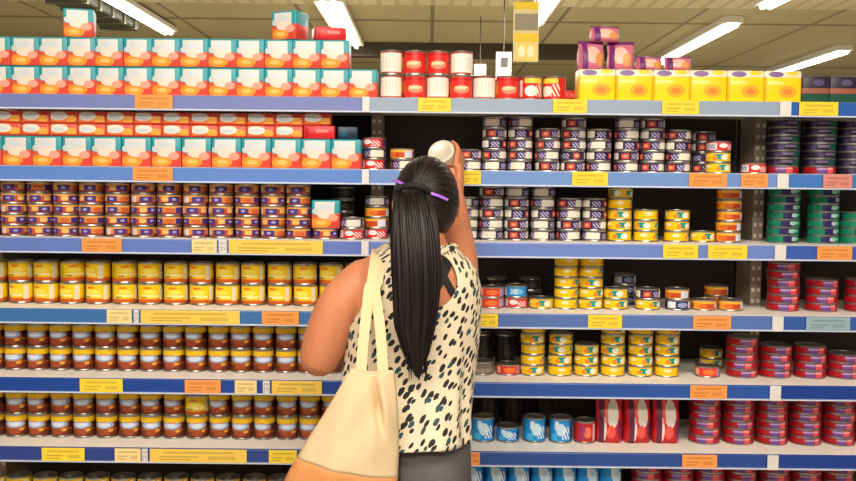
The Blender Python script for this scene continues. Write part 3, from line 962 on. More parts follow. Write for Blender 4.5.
# rows over the aisle light the goods; two behind the shelving are added fill
for yy, L2, lab in ((-2.1, 1.8, 'nearer the shelves'), (-3.9, 1.8, 'behind the camera'), (1.9, 4.1, 'unseen fill lamp added just behind the shelving'), (3.9, 4.1, 'unseen fill lamp added two aisles behind the shelving')):
    root = empty('fluorescent_lamp', (0, yy, CEIL - 0.02))
    tag(root, 'long fluorescent lamp over an aisle, %s' % lab, 'ceiling lamp', 'fluorescent ceiling lamps')
    finish_box = boxo('lamp_tray', (-L2, -0.12, -0.045), (L2, 0.12, 0.0), tray_m, root)
    for s in (-1, 1):
        bm = bmesh.new()
        tube(bm, [(-L2 + 0.1, s * 0.06, -0.07), (L2 - 0.1, s * 0.06, -0.07)], 0.022, 10)
        finish('lamp_tube', bm, tube_m, root, smooth=True)
# dark duct at the left
A, B = atZ(66, -6, CEIL - 0.1), atZ(118, 27, CEIL - 0.1)
X = (A.x + B.x) / 2
root = empty('ceiling_duct', (X, (A.y + B.y) / 2, CEIL - 0.12))
tag(root, 'dark ceiling duct running away beside a fluorescent lamp', 'duct')
hl = (B.y - A.y) / 2
bm = bmesh.new()
box(bm, (-0.16, -hl, -0.02), (0.16, hl, 0.10), 0, 0.02)
finish('duct_body', bm, mat('duct paint', (58, 60, 44), 0.5), root)
for i in range(5):
    yy = -hl + hl * 2 * (i + 0.5) / 5
    bm = bmesh.new()
    box(bm, (-0.175, yy - 0.02, -0.03), (0.175, yy + 0.02, 0.115), 0, 0.003)
    finish('duct_collar', bm, mat('duct collar', (86, 84, 60), 0.5), root)

# hanging aisle sign, yellow and grey, with two rods
SY = 3.2
p0, p1 = atY(514, 2, SY), atY(538, 62, SY)
root = empty('hanging_sign', ((p0.x + p1.x) / 2, SY, p1.z))
tag(root, 'tall yellow and grey hanging aisle sign above the red cans', 'sign')
W, H = (p1.x - p0.x), (p0.z - p1.z)
sm = print_mat('sign print', (222, 206, 156), [
    ('rect', 0.5, 0.94, 0.5, 0.07, (240, 204, 30)), ('rect', 0.5, 0.66, 0.46, 0.14, (150, 138, 118)), ('rect', 0.5, 0.40, 0.5, 0.075, (244, 202, 40)), ('rect', 0.5, 0.16, 0.42, 0.15, (240, 212, 110)), ('ell', 0.32, 0.17, 0.14, 0.10, (250, 240, 205)), ('ell', 0.68, 0.17, 0.14, 0.10, (250, 240, 205))], 0.5)
bm = bmesh.new()
uvl = bm.loops.layers.uv.new('UVMap')
box(bm, (-W / 2, -0.015, 0), (W / 2, 0.015, H), 0, 0.004, 1)
for f in bm.faces:
    for l in f.loops:
        l[uvl].uv = (l.vert.co.x / W + 0.5, l.vert.co.z / H)
finish('sign_panel', bm, sm, root)
for s in (-1, 1):
    bm = bmesh.new()
    tube(bm, [(s * W * 0.4, 0, H), (s * W * 0.4, 0, CEIL - 0.02 - p1.z)], 0.006, 8)
    finish('hanging_rod', bm, mat('rod metal', (150, 140, 120), 0.4, 0.6), root)
# small white hanging sign with a dark panel, and a ceiling pendant box
def small_sign(a, b, Yd, lab, dark, tilt=0.0):
    p0, p1 = atY(*a, Yd), atY(*b, Yd)
    root = empty('hanging_sign', ((p0.x + p1.x) / 2, Yd, p1.z))
    tag(root, lab, 'sign')
    W, H = abs(p1.x - p0.x), p0.z - p1.z
    bm = bmesh.new()
    box(bm, (-W / 2, -0.01, 0), (W / 2, 0.01, H), 0, 0.003, 1)
    finish('sign_panel', bm, mat('white sign board', (226, 218, 200), 0.5), root)
    if dark:
        bm = bmesh.new()
        box(bm, (-W * 0.18, -0.013, H * 0.45), (W * 0.28, -0.0102, H * 0.8))
        finish('dark_panel', bm, mat('dark sign panel', (70, 66, 66), 0.5), root)
    bm = bmesh.new()
    tube(bm, [(0, 0, H), (0, 0, CEIL - p1.z)], 0.005, 8)
    finish('hanging_rod', bm, mat('dark rod', (70, 62, 48), 0.5), root)


small_sign((496, 52), (511, 80), 5.0, 'white hanging sign with dark patch, left of the yellow sign', True)
small_sign((474, 64), (486, 78), 6.0, 'small white hanging board on a thin rod above the red cans', False)

# ------------------------------------------------------------------ the shopper
PY = -0.50
PO = Vector(((412 - 428) / (FPX / 2.2), PY, 0.0))      # where she stands; local frame: x right, y towards the shelves
skin_m = mat('skin', (222, 142, 100), 0.5, 0, 0.35)
k = Nodes(skin_m)
k.b.inputs['Subsurface Weight'].default_value = 0.08
k.b.inputs['Subsurface Radius'].default_value = (0.02, 0.008, 0.004)
nz = k.new('ShaderNodeTexNoise')
nz.inputs['Scale'].default_value = 9.0
k.put(k.b.inputs['Base Color'], k.mix(nz.outputs[0], lin((192, 118, 84)), lin((216, 142, 104))))
person = empty('person', PO)
tag(person, 'woman with long dark ponytail in spotted sleeveless blouse reaching up to the second shelf', 'person')

# torso rings: height, centre x, centre y, half width, half depth
TORSO = [(0.74, -0.024, 0.0, 0.166, 0.120), (0.80, -0.022, 0.0, 0.164, 0.122), (0.86, -0.018, 0.0, 0.158, 0.118), (0.93, -0.012, 0.0, 0.150, 0.108), (1.00, -0.006, 0.0, 0.147, 0.103), (1.07, 0.000, 0.0, 0.150, 0.104),
         (1.14, 0.003, 0.0, 0.156, 0.106), (1.20, 0.004, 0.0, 0.158, 0.106), (1.25, 0.004, 0.0, 0.156, 0.102), (1.29, 0.003, 0.002, 0.146, 0.092), (1.315, 0.006, 0.004, 0.124, 0.078), (1.335, 0.012, 0.008, 0.096, 0.066), (1.355, 0.020, 0.014, 0.068, 0.058), (1.375, 0.026, 0.02, 0.054, 0.054)]


def torso_at(z):
    for a, b in zip(TORSO, TORSO[1:]):
        if a[0] <= z <= b[0]:
            t = (z - a[0]) / (b[0] - a[0])
            return [a[i] + (b[i] - a[i]) * t for i in range(5)]
    return list(TORSO[0] if z < TORSO[0][0] else TORSO[-1])


def back_y(x, z, off=0.0):
    """local y of her back at local x, z"""
    _, cx, cy, rx, ry = torso_at(z)
    q = max(0.0, 1 - ((x - cx) / (rx + off)) ** 2)
    return cy - (ry + off) * math.sqrt(q)


def loc_at(px, py, y):
    """local point at image position px, py and local depth y"""
    return atY(px, py, PO.y + y) - PO


def on_back(px, py, off):
    y = -0.1
    for _ in range(12):
        p = loc_at(px, py, y)
        y = 0.5 * y + 0.5 * back_y(p.x, p.z, off)
    p = loc_at(px, py, y)
    return Vector((p.x, y, p.z))


def loft(bm, rings, n=40, pw=1.0):
    vs = []
    for z, cx, cy, rx, ry in rings:
        row = []
        for i in range(n):
            a = 2 * PI * i / n
            ca, sa = math.cos(a), math.sin(a)
            row.append(bm.verts.new((cx + rx * math.copysign(abs(ca) ** pw, ca), cy + ry * math.copysign(abs(sa) ** pw, sa), z)))
        vs.append(row)
    for a, b in zip(vs, vs[1:]):
        for i in range(n):
            bm.faces.new((a[i], a[(i + 1) % n], b[(i + 1) % n], b[i]))
    bm.faces.new(vs[0][::-1])
    bm.faces.new(vs[-1])
    return vs


def ellipsoid(bm, c, r, rot=None, u=24, v=16):
    ret = bmesh.ops.create_uvsphere(bm, u_segments=u, v_segments=v, radius=1.0)
    for vv in ret['verts']:
        p = Vector((vv.co.x * r[0], vv.co.y * r[1], vv.co.z * r[2]))
        if rot:
            p = rot @ p
        vv.co = p + Vector(c)


def fused(name, bm, m, voxel, iters, parent):
    """one continuous surface from overlapping closed pieces"""
    bmesh.ops.recalc_face_normals(bm, faces=bm.faces)
    me = bpy.data.meshes.new('work')
    bm.to_mesh(me)
    bm.free()
    t = bpy.data.objects.new('work', me)
    COL.objects.link(t)
    r = t.modifiers.new('r', 'REMESH')
    r.mode = 'VOXEL'
    r.voxel_size = voxel
    r.use_smooth_shade = True
    s = t.modifiers.new('s', 'SMOOTH')
    s.factor = 0.5
    s.iterations = iters
    dg = bpy.context.evaluated_depsgraph_get()
    dg.update()
    out = bpy.data.meshes.new_from_object(t.evaluated_get(dg))
    bpy.data.objects.remove(t)
    bpy.data.meshes.remove(me)
    out.name = name
    out.materials.clear()
    out.materials.append(m)
    for p in out.polygons:
        p.use_smooth = True
    o = bpy.data.objects.new(name, out)
    COL.objects.link(o)
    o.parent = parent
    return o


HEAD = loc_at(426, 199, 0.045)
WR = loc_at(456, 198, 0.40)            # right wrist
ELR = loc_at(457, 232, 0.225)
SHR = Vector((0.118, 0.02, 1.268))
SHL = Vector((-0.122, 0.0, 1.262))
ELL = loc_at(320, 356, -0.02)
WL = Vector((-0.17, 0.19, 1.075))

bm = bmesh.new()
loft(bm, TORSO)
tube(bm, [(0.024, 0.018, 1.33), (0.03, 0.03, 1.40), (0.034, 0.045, 1.45)], [0.056, 0.052, 0.054], 20)
# head: skull, face, jaw, nose, ears
ellipsoid(bm, HEAD + Vector((0, 0.0, 0.012)), (0.072, 0.090, 0.090))
ellipsoid(bm, HEAD + Vector((0, 0.040, -0.045)), (0.056, 0.055, 0.066))
ellipsoid(bm, HEAD + Vector((0, 0.075, -0.088)), (0.026, 0.022, 0.020))
tube(bm, [HEAD + Vector((0, 0.088, 0.012)), HEAD + Vector((0, 0.104, -0.022)), HEAD + Vector((0, 0.108, -0.032))], [0.008, 0.011, 0.013], 10)
for s in (-1, 1):
    ellipsoid(bm, HEAD + Vector((s * 0.076, 0.012, -0.018)), (0.009, 0.020, 0.032), Matrix.Rotation(s * 0.35, 3, 'Z'))
    ellipsoid(bm, HEAD + Vector((s * 0.010, 0.100, -0.034)), (0.008, 0.008, 0.007))
ellipsoid(bm, HEAD + Vector((0, 0.094, -0.058)), (0.022, 0.010, 0.007))
# arms
mid = SHL.lerp(ELL, 0.45) + Vector((-0.012, -0.004, 0.008))
tube(bm, smooth_path([SHL, mid, ELL], 5), [0.052 + 0.008 * math.sin(PI * i / 10) - 0.001 * i / 10 for i in range(11)], 20)
tube(bm, smooth_path([ELL, ELL.lerp(WL, 0.4) + Vector((-0.006, 0.004, -0.012)), WL], 5), [0.049 - 0.023 * (i / 10) ** 1.2 for i in range(11)], 18)
tube(bm, smooth_path([SHR, SHR.lerp(ELR, 0.5) + Vector((0.006, 0, -0.004)), ELR], 5), [0.050 - 0.010 * i / 10 for i in range(11)], 20)
tube(bm, smooth_path([ELR, ELR.lerp(WR, 0.4) + Vector((0.004, 0.0, -0.006)), WR], 5), [0.041 - 0.016 * (i / 10) ** 1.2 for i in range(11)], 18)
# buttocks and legs
for s in (-1, 1):
    hx = -0.022 + s * 0.080
    ellipsoid(bm, (hx, -0.048, 0.78), (0.080, 0.080, 0.095))
    tube(bm, smooth_path([(hx, 0.0, 0.76), (hx + s * 0.004, 0.005, 0.60), (-0.022 + s * 0.078, 0.0, 0.44), (-0.022 + s * 0.082, -0.012, 0.26), (-0.022 + s * 0.085, -0.005, 0.075)], 4),
         [0.088, 0.087, 0.084, 0.080, 0.075, 0.070, 0.064, 0.058, 0.054, 0.053, 0.054, 0.053, 0.050, 0.045, 0.039, 0.035, 0.033], 18)
    tube(bm, [(-0.022 + s * 0.086, -0.035, 0.036), (-0.022 + s * 0.09, 0.05, 0.034), (-0.022 + s * 0.095, 0.125, 0.028)], [0.034, 0.036, 0.026], 14)

# hands. Right hand: palm upright beside the tin, fingers laid along and over its far rim
CANC = loc_at(441, 151.5, 0.40)          # near face of the held tin
AX = Vector((0.30, 0.78, -0.50)).normalized()   # its axis, away from the camera
CR_, CH_ = 0.0400, 0.082
cright = AX.cross(Vector((0, 0, 1))).normalized()
cup = cright.cross(AX).normalized()


def can_pt(ang, along, extra=0.0):
    """point on the held tin's wall: ang from its right side towards its top, along its axis"""
    return CANC + AX * along + (cright * math.cos(ang) + cup * math.sin(ang)) * (CR_ + extra)


palm_a = WR
palm_b = can_pt(-0.5, 0.045, 0.014)
tube(bm, [WR, WR.lerp(palm_b, 0.5) + Vector((0.002, 0, 0)), palm_b], [(0.022, 0.024), (0.018, 0.031), (0.013, 0.033)], 14)
for q in range(4):
    al = 0.012 + q * 0.0175
    ln = (0.85, 1.0, 0.95, 0.72)[q]
    pts = [can_pt(-0.6, al * 0.8 + 0.012, 0.013)] + [can_pt(-0.3 + a * ln, al, 0.0080) for a in (0.15, 0.6, 1.1, 1.6)]
    tube(bm, smooth_path(pts, 3), [0.0095 - 0.0028 * i / 12 for i in range(13)], 10)
# thumb round the underside
pts = [WR.lerp(palm_b, 0.35), can_pt(-1.0, 0.035, 0.013), can_pt(-1.5, 0.034, 0.0095), can_pt(-2.1, 0.032, 0.009)]
tube(bm, smooth_path(pts, 3), [0.0125 - 0.0035 * i / 9 for i in range(10)], 10)
# left hand, loosely curled in front of her waist
D = (WL - ELL).normalized()
hp = WL + D * 0.085
tube(bm, [WL, WL + D * 0.045, hp], [(0.026, 0.020), (0.038, 0.017), (0.040, 0.014)], 14)
sx = D.cross(Vector((0, 0, 1))).normalized()
dn = D.cross(sx).normalized()
if dn.z > 0:
    dn = -dn
for q in range(4):
    o_ = sx * ((q - 1.5) * 0.0195)
    ln = (0.85, 1.0, 0.94, 0.75)[q]
    pts = [hp + o_ - D * 0.012, hp + o_ + D * 0.030 * ln + dn * 0.004, hp + o_ + D * 0.050 * ln + dn * 0.020, hp + o_ + D * 0.052 * ln + dn * 0.040]
    tube(bm, smooth_path(pts, 3), [0.0092 - 0.0025 * i / 9 for i in range(10)], 10)
pts = [WL + D * 0.02 + sx * 0.022, WL + D * 0.05 + sx * 0.046 + dn * 0.012, WL + D * 0.078 + sx * 0.048 + dn * 0.026]
tube(bm, smooth_path(pts, 3), [0.012 - 0.003 * i / 6 for i in range(7)], 10)
body = fused('body', bm, skin_m, 0.0045, 5, person)

# eyes, brows, lips
white_m = mat('eye white', (236, 230, 224), 0.3)
iris_m = mat('eye iris', (60, 38, 26), 0.2)
for s in (-1, 1):
    bm = bmesh.new()
    ellipsoid(bm, HEAD + Vector((s * 0.029, 0.082, 0.010)), (0.013, 0.0105, 0.0095), None, 14, 10)
    e = finish('eye', bm, white_m, person, smooth=True)
    bm = bmesh.new()
    ellipsoid(bm, HEAD + Vector((s * 0.029, 0.0905, 0.0105)), (0.005, 0.0028, 0.005), None, 10, 8)
    finish('iris', bm, iris_m, e, smooth=True)
    bm = bmesh.new()
    tube(bm, [HEAD + Vector((s * 0.014, 0.092, 0.030)), HEAD + Vector((s * 0.030, 0.089, 0.035)), HEAD + Vector((s * 0.046, 0.076, 0.030))], [0.003, 0.0032, 0.002], 8)
    finish('eyebrow', bm, mat('brow hair', (34, 24, 22), 0.6), person, smooth=True)
bm = bmesh.new()
tube(bm, [HEAD + Vector((-0.020, 0.096, -0.058)), HEAD + Vector((0, 0.104, -0.056)), HEAD + Vector((0.020, 0.096, -0.058))], [0.003, 0.0055, 0.003], 8)
finish('lips', bm, mat('lip colour', (186, 88, 80), 0.4), person, smooth=True)

# --- blouse: a shell a little outside the torso, cut at arms, neck, hem and the keyhole at the back
blouse_m = mat('spotted blouse cloth', (242, 226, 196), 0.8)
k = Nodes(blouse_m)
uvn = k.new('ShaderNodeUVMap').outputs[0]
mp = k.new('ShaderNodeMapping')
mp.inputs['Rotation'].default_value = (0, 0, 0.5)
mp2 = k.new('ShaderNodeMapping')
mp2.inputs['Scale'].default_value = (66, 33, 1)
k.put(mp2.inputs[0], mp.outputs[0])
wob = k.new('ShaderNodeTexNoise')
wob.inputs['Scale'].default_value = 60.0
k.put(wob.inputs['Vector'], uvn)
k.put(mp.inputs[0], k.vmath('ADD', uvn, k.vmath('MULTIPLY', wob.outputs['Color'], (0.008, 0.008, 0))))
vo = k.new('ShaderNodeTexVoronoi', voronoi_dimensions='2D')
vo.inputs['Scale'].default_value = 1.0
vo.inputs['Randomness'].default_value = 0.8
k.put(vo.inputs['Vector'], mp2.outputs[0])
sep = k.new('ShaderNodeSeparateColor')
k.put(sep.inputs[0], vo.outputs['Color'])
thr = k.math('ADD', k.math('MULTIPLY', sep.outputs[0], 0.16), 0.21)
spot = k.math('LESS_THAN', vo.outputs['Distance'], thr)
sc_ = k.mix(k.math('GREATER_THAN', sep.outputs[1], 0.7), lin((34, 32, 38)), lin((44, 78, 84)))
k.put(k.b.inputs['Base Color'], k.mix(spot, lin((230, 214, 186)), sc_))
NT, NZ = 150, 110
Z0, Z1 = 0.876, 1.352
KX, KZ = loc_at(430, 281, -0.1).x, loc_at(430, 281, -0.1).z
bm = bmesh.new()
grid = []
for j in range(NZ + 1):
    z = Z0 + (Z1 - Z0) * j / NZ
    _, cx, cy, rx, ry = torso_at(z)
    loose = 0.011 + 0.010 * max(0.0, (1.05 - z) / 0.2)
    cy -= 0.032 * max(0.0, (1.03 - z) / 0.2)
    rx -= 0.012 * max(0.0, (1.03 - z) / 0.2)
    ry += 0.014 * max(0.0, (1.03 - z) / 0.2)
    row = []
    for i in range(NT):
        a = 2 * PI * i / NT
        fold = (0.004 * math.sin(9 * a + 3.0) + 0.0025 * math.sin(17 * a + 14 * z)) * min(1.0, max(0.0, (1.20 - z) / 0.2))
        o_ = loose + fold
        row.append(bm.verts.new((cx + (rx + o_) * math.cos(a), cy + (ry + o_) * math.sin(a), z + 0.004 * math.sin(3 * a) * (j == 0))))
    grid.append(row)
uvl = bm.loops.layers.uv.new('UVMap')
for j in range(NZ):
    for i in range(NT):
        f = bm.faces.new((grid[j][i], grid[j][(i + 1) % NT], grid[j + 1][(i + 1) % NT], grid[j + 1][i]))
        for l, (uu, vv) in zip(f.loops, ((i, j), (i + 1, j), (i + 1, j + 1), (i, j + 1))):
            l[uvl].uv = (uu / NT * 0.86, Z0 + (Z1 - Z0) * vv / NZ)


def near_seg(p, a, b):
    t = max(0.0, min(1.0, (p - a).dot(b - a) / (b - a).length_squared))
    return (p - a - (b - a) * t).length


kill = []
for f in bm.faces:
    c = f.calc_center_median()
    key = c.y < 0 and ((c.x - KX) / 0.066) ** 2 + ((c.z - KZ) / 0.066) ** 2 < 1
    left = c.z > 1.13 and c.x < -0.098 - max(0.0, (1.24 - c.z)) * 0.55
    right = c.z > 1.17 and c.x > 0.085 and c.y > 0.0 and near_seg(c, SHR, ELR) < 0.064
    if key or left or right:
        kill.append(f)
bmesh.ops.delete(bm, geom=kill, context='FACES')
loose_v = [v for v in bm.verts if not v.link_faces]
bmesh.ops.delete(bm, geom=loose_v, context='VERTS')
for _ in range(10):
    new = {}
    for v in bm.verts:
        nb = [e.other_vert(v).co for e in v.link_edges if e.is_boundary]
        if len(nb) == 2:
            new[v] = v.co * 0.5 + (nb[0] + nb[1]) * 0.25
    for v, c in new.items():
        v.co = c
blouse = finish('blouse', bm, blouse_m, person, smooth=True)
so = blouse.modifiers.new('cloth', 'SOLIDIFY')
so.thickness = 0.003
so.offset = 0
# tie of the blouse at the nape and the dark straps crossing in the opening
bm = bmesh.new()
pts = [on_back(x, y, 0.017) for x, y in ((388, 252), (412, 253), (436, 254), (447, 249), (456, 245))]
pts = smooth_path(pts, 4)
ribbon(bm, pts, [(0, -1, 0.5)] * len(pts), 0.011, 0.004)
tie = finish('neck_tie', bm, mat('blouse tie cloth', (240, 222, 192), 0.8), blouse, smooth=False)
bm = bmesh.new()
ellipsoid(bm, on_back(452, 248, 0.022), (0.008, 0.006, 0.006), None, 12, 8)
finish('button', bm, mat('dark button', (26, 34, 38), 0.3), blouse, smooth=True)
strap_m = mat('black strap cloth', (16, 14, 16), 0.7)
for (pl, wd) in ((((453, 247), (447, 262), (440, 278), (430, 297), (418, 316)), 0.028), (((440, 268), (447, 282), (456, 298), (463, 308)), 0.016), (((418, 262), (424, 278), (433, 296)), 0.02)):
    bm = bmesh.new()
    pts = smooth_path([on_back(x, y, 0.006) for x, y in pl], 5)
    ribbon(bm, pts, [(0.25 * 1, -1, 0.1)] * len(pts), wd, 0.004)
    finish('back_strap', bm, strap_m, person)

# --- trousers
tr_m = mat('grey trousers cloth', (92, 88, 90), 0.75)
bm = bmesh.new()
loft(bm, [(0.70, -0.022, -0.006, 0.178, 0.128), (0.76, -0.023, -0.008, 0.178, 0.138), (0.80, -0.022, -0.010, 0.176, 0.138), (0.86, -0.018, -0.006, 0.170, 0.130), (0.90, -0.014, -0.002, 0.162, 0.119)], 48)
for s in (-1, 1):
    hx = -0.022 + s * 0.080
    ellipsoid(bm, (hx - s * 0.004, -0.058, 0.775), (0.088, 0.086, 0.10))
    tube(bm, smooth_path([(hx, 0.0, 0.76), (hx + s * 0.004, 0.005, 0.60), (-0.022 + s * 0.078, 0.0, 0.44), (-0.022 + s * 0.082, -0.012, 0.26), (-0.022 + s * 0.085, -0.005, 0.12)], 4),
         [r + 0.011 for r in (0.088, 0.087, 0.084, 0.080, 0.075, 0.070, 0.064, 0.058, 0.054, 0.053, 0.054, 0.053, 0.050, 0.047, 0.044, 0.042, 0.041)], 20)
trousers = fused('trousers', bm, tr_m, 0.007, 4, person)
bm = bmesh.new()
pts = [Vector((-0.020, -0.155 + 0.02 * abs(t - 0.4), 0.89 - 0.16 * t)) for t in [i / 8 for i in range(9)]]
pts[0].y, pts[1].y, pts[2].y = -0.127, -0.134, -0.140
tube(bm, pts, 0.0022, 6)
finish('trouser_seam', bm, mat('seam thread', (66, 62, 64), 0.8), trousers)
for s in (-1, 1):
    bm = bmesh.new()
    xx = -0.022 + s * 0.086
    tube(bm, [(xx, -0.038, 0.045), (xx + s * 0.004, 0.05, 0.044), (xx + s * 0.009, 0.13, 0.036)], [0.042, 0.044, 0.034], 16)
    sh = finish('shoe', bm, mat('dark shoe', (40, 36, 38), 0.5), person, smooth=True)
    bm = bmesh.new()
    box(bm, (xx - 0.042, -0.085, 0.0), (xx + 0.05, 0.165, 0.016), 0, 0.007)
    finish('sole', bm, mat('pale sole', (200, 196, 190), 0.6), sh)

# --- hair: cap combed back to the tie, ponytail of many locks
hair_m = mat('dark brown hair', (34, 24, 28), 0.42, 0, 0.32)
k = Nodes(hair_m)
uvn = k.new('ShaderNodeUVMap').outputs[0]
mp = k.new('ShaderNodeMapping')
mp.inputs['Scale'].default_value = (120, 2.0, 1)
k.put(mp.inputs[0], uvn)
nz = k.new('ShaderNodeTexNoise')
nz.inputs['Scale'].default_value = 1.0
nz.inputs['Detail'].default_value = 3.0
k.put(nz.inputs['Vector'], mp.outputs[0])
cr = k.new('ShaderNodeValToRGB')
cr.color_ramp.elements[0].position, cr.color_ramp.elements[0].color = 0.40, lin((7, 5, 7))
cr.color_ramp.elements[1].position, cr.color_ramp.elements[1].color = 0.74, lin((50, 36, 37))
k.put(cr.inputs[0], nz.outputs[0])
k.put(k.b.inputs['Base Color'], cr.outputs[0])
bp = k.new('ShaderNodeBump')
bp.inputs['Strength'].default_value = 0.5
bp.inputs['Distance'].default_value = 0.002
k.put(bp.inputs['Height'], nz.outputs[0])
k.put(k.b.inputs['Normal'], bp.outputs[0])

TIEP = loc_at(413, 188, -0.055)
HC = HEAD + Vector((0.0, -0.004, -0.004))
HR = Vector((0.0835, 0.098, 0.112))
axis = Vector(((TIEP.x - HC.x) / HR.x, (TIEP.y - HC.y) / HR.y, (TIEP.z - HC.z) / HR.z)).normalized()
e1 = axis.cross(Vector((0, 0, 1))).normalized()
e2 = e1.cross(axis).normalized()
bm = bmesh.new()
uvl = bm.loops.layers.uv.new('UVMap')
NA, NP = 180, 46
rows = []
for j in range(NP + 1):
    th = (j / NP) * 2.35 + 0.0
    row = []
    for i in range(NA):
        a = 2 * PI * i / NA
        d = axis * math.cos(th) + (e1 * math.cos(a) + e2 * math.sin(a)) * math.sin(th)
        g = 0.012 * math.sin(a * 31 + 2 * math.sin(a * 5)) * min(1, th) + 0.008 * math.sin(a * 53)
        r = 1.0 + g * 0.6
        if d.z < -0.2:
            r *= 1.0 - 0.07 * min(1.0, (-d.z - 0.2) / 0.8)
        row.append(bm.verts.new(HC + Vector((d.x * HR.x, d.y * HR.y, d.z * HR.z)) * r))
    rows.append(row)
for j in range(NP):
    for i in range(NA):
        f = bm.faces.new((rows[j][i], rows[j][(i + 1) % NA], rows[j + 1][(i + 1) % NA], rows[j + 1][i]))
        for l, (uu, vv) in zip(f.loops, ((i, j), (i + 1, j), (i + 1, j + 1), (i, j + 1))):
            l[uvl].uv = (uu / NA, vv / NP)
kill = []
for f in bm.faces:
    c = f.calc_center_median() - HC
    if (c.y > 0.035 and c.z < 0.045 + (0.085 - c.y) * -0.5) or (c.y > 0.020 and c.z < -0.02) or c.z < -0.108:
        kill.append(f)
bmesh.ops.delete(bm, geom=kill, context='FACES')
bmesh.ops.delete(bm, geom=[v for v in bm.verts if not v.link_faces], context='VERTS')
hair = finish('hair', bm, hair_m, person, smooth=True)
so = hair.modifiers.new('thick', 'SOLIDIFY')
so.thickness = 0.007
so.offset = -1

# ponytail
bm = bmesh.new()
uvl = bm.loops.layers.uv.new('UVMap')
PT = [(412, 190, -0.066, 0.034, 0.018), (412, 199, -0.096, 0.038, 0.022), (413, 215, -0.118, 0.047, 0.028), (414, 240, -0.138, 0.052, 0.031), (415, 270, -0.150, 0.052, 0.030), (415, 300, -0.154, 0.049, 0.028), (414, 325, -0.156, 0.044, 0.024), (415, 345, -0.158, 0.032, 0.019), (416, 360, -0.160, 0.020, 0.012), (417, 369, -0.160, 0.012, 0.008), (418, 377, -0.160, 0.005, 0.004)]
cent = smooth_path([loc_at(x, y, d) for x, y, d, _, _ in PT], 4)
rr = []
for i in range(len(PT) - 1):
    for q in range(4):
        t = q / 4
        rr.append((PT[i][3] * (1 - t) + PT[i + 1][3] * t, PT[i][4] * (1 - t) + PT[i + 1][4] * t))
rr.append((PT[-1][3], PT[-1][4]))
N = 96
rows = []
for c, (ra, rb) in zip(cent, rr):
    row = []
    for i in range(N):
        a = 2 * PI * i / N
        g = 1 + 0.05 * math.sin(17 * a + c.z * 9) + 0.035 * math.sin(29 * a - c.z * 13)
        row.append(bm.verts.new(c + Vector((ra * g * math.cos(a), rb * g * math.sin(a), 0))))
    rows.append(row)
for j in range(len(rows) - 1):
    for i in range(N):
        f = bm.faces.new((rows[j][i], rows[j][(i + 1) % N], rows[j + 1][(i + 1) % N], rows[j + 1][i]))
        for l, (uu, vv) in zip(f.loops, ((i, j), (i + 1, j), (i + 1, j + 1), (i, j + 1))):
            l[uvl].uv = (uu / N, vv / len(rows))
bm.faces.new(rows[0][::-1])
bm.faces.new(rows[-1])
rnd = random.Random(3)
for _ in range(70):                     # loose locks over the surface, ending at different heights
    a = rnd.uniform(0, 2 * PI)
    st, en = rnd.randint(2, 10), rnd.randint(24, len(cent) - 1)
    spread_ = rnd.uniform(0.9, 1.12)
    pts = []
    for j in range(st, en + 1, 2):
        ra, rb = rr[j]
        t = (j - st) / max(1, en - st)
        ra, rb = max(ra, 0.022 * t), max(rb, 0.014 * t)
        pts.append(cent[j] + Vector((ra * spread_ * math.cos(a + 0.15 * math.sin(3 * t)), rb * spread_ * math.sin(a), -0.012 * t * t * rnd.random())))
    if len(pts) > 3:
        n0 = len(bm.faces)
        tube(bm, pts, [0.0036 * (1 - 0.75 * i / (len(pts) - 1)) for i in range(len(pts))], 5)
        bm.faces.ensure_lookup_table()
        uo = rnd.random()
        for f in bm.faces[n0:]:
            for l in f.loops:
                l[uvl].uv = (uo + l.vert.co.x * 0.5, l.vert.co.z)
pony = finish('ponytail', bm, hair_m, person, smooth=True)
# tie and clips
bm = bmesh.new()
tx = (loc_at(412, 199, -0.096) - loc_at(412, 190, -0.066)).normalized()
s1 = tx.cross(Vector((1, 0, 0))).normalized()
ring = [loc_at(412, 193, -0.078) + Vector((0.038 * math.cos(t), 0, 0)) + s1 * 0.022 * math.sin(t) for t in [2 * PI * i / 24 for i in range(25)]]
tube(bm, ring, 0.0075, 10, False)
finish('hair_tie', bm, mat('black hair tie', (12, 12, 14), 0.8), person, smooth=True)
clip_v = mat('violet hair clip', (176, 110, 236), 0.25)


def on_hair(px, py, lift):
    y = 0.0
    best = None
    for i in range(260):
        y = -0.16 + i * 0.001
        p = loc_at(px, py, y) - HC
        q = (p.x / (HR.x + lift)) ** 2 + (p.y / (HR.y + lift)) ** 2 + (p.z / (HR.z + lift)) ** 2
        if q <= 1:
            return p + HC
        if best is None or q < best[0]:
            best = (q, p + HC)
    return best[1]


for pl in (((393, 180), (399, 182), (405, 185)), ((430, 193), (439, 196), (448, 200))):
    bm = bmesh.new()
    pts = smooth_path([on_hair(x, y, 0.004) for x, y in pl], 4)
    ribbon(bm, pts, [p - HC for p in pts], [0.0055 + 0.001 * math.sin(PI * i / (len(pts) - 1)) for i in range(len(pts))], 0.003)
    finish('hair_clip', bm, clip_v, person)

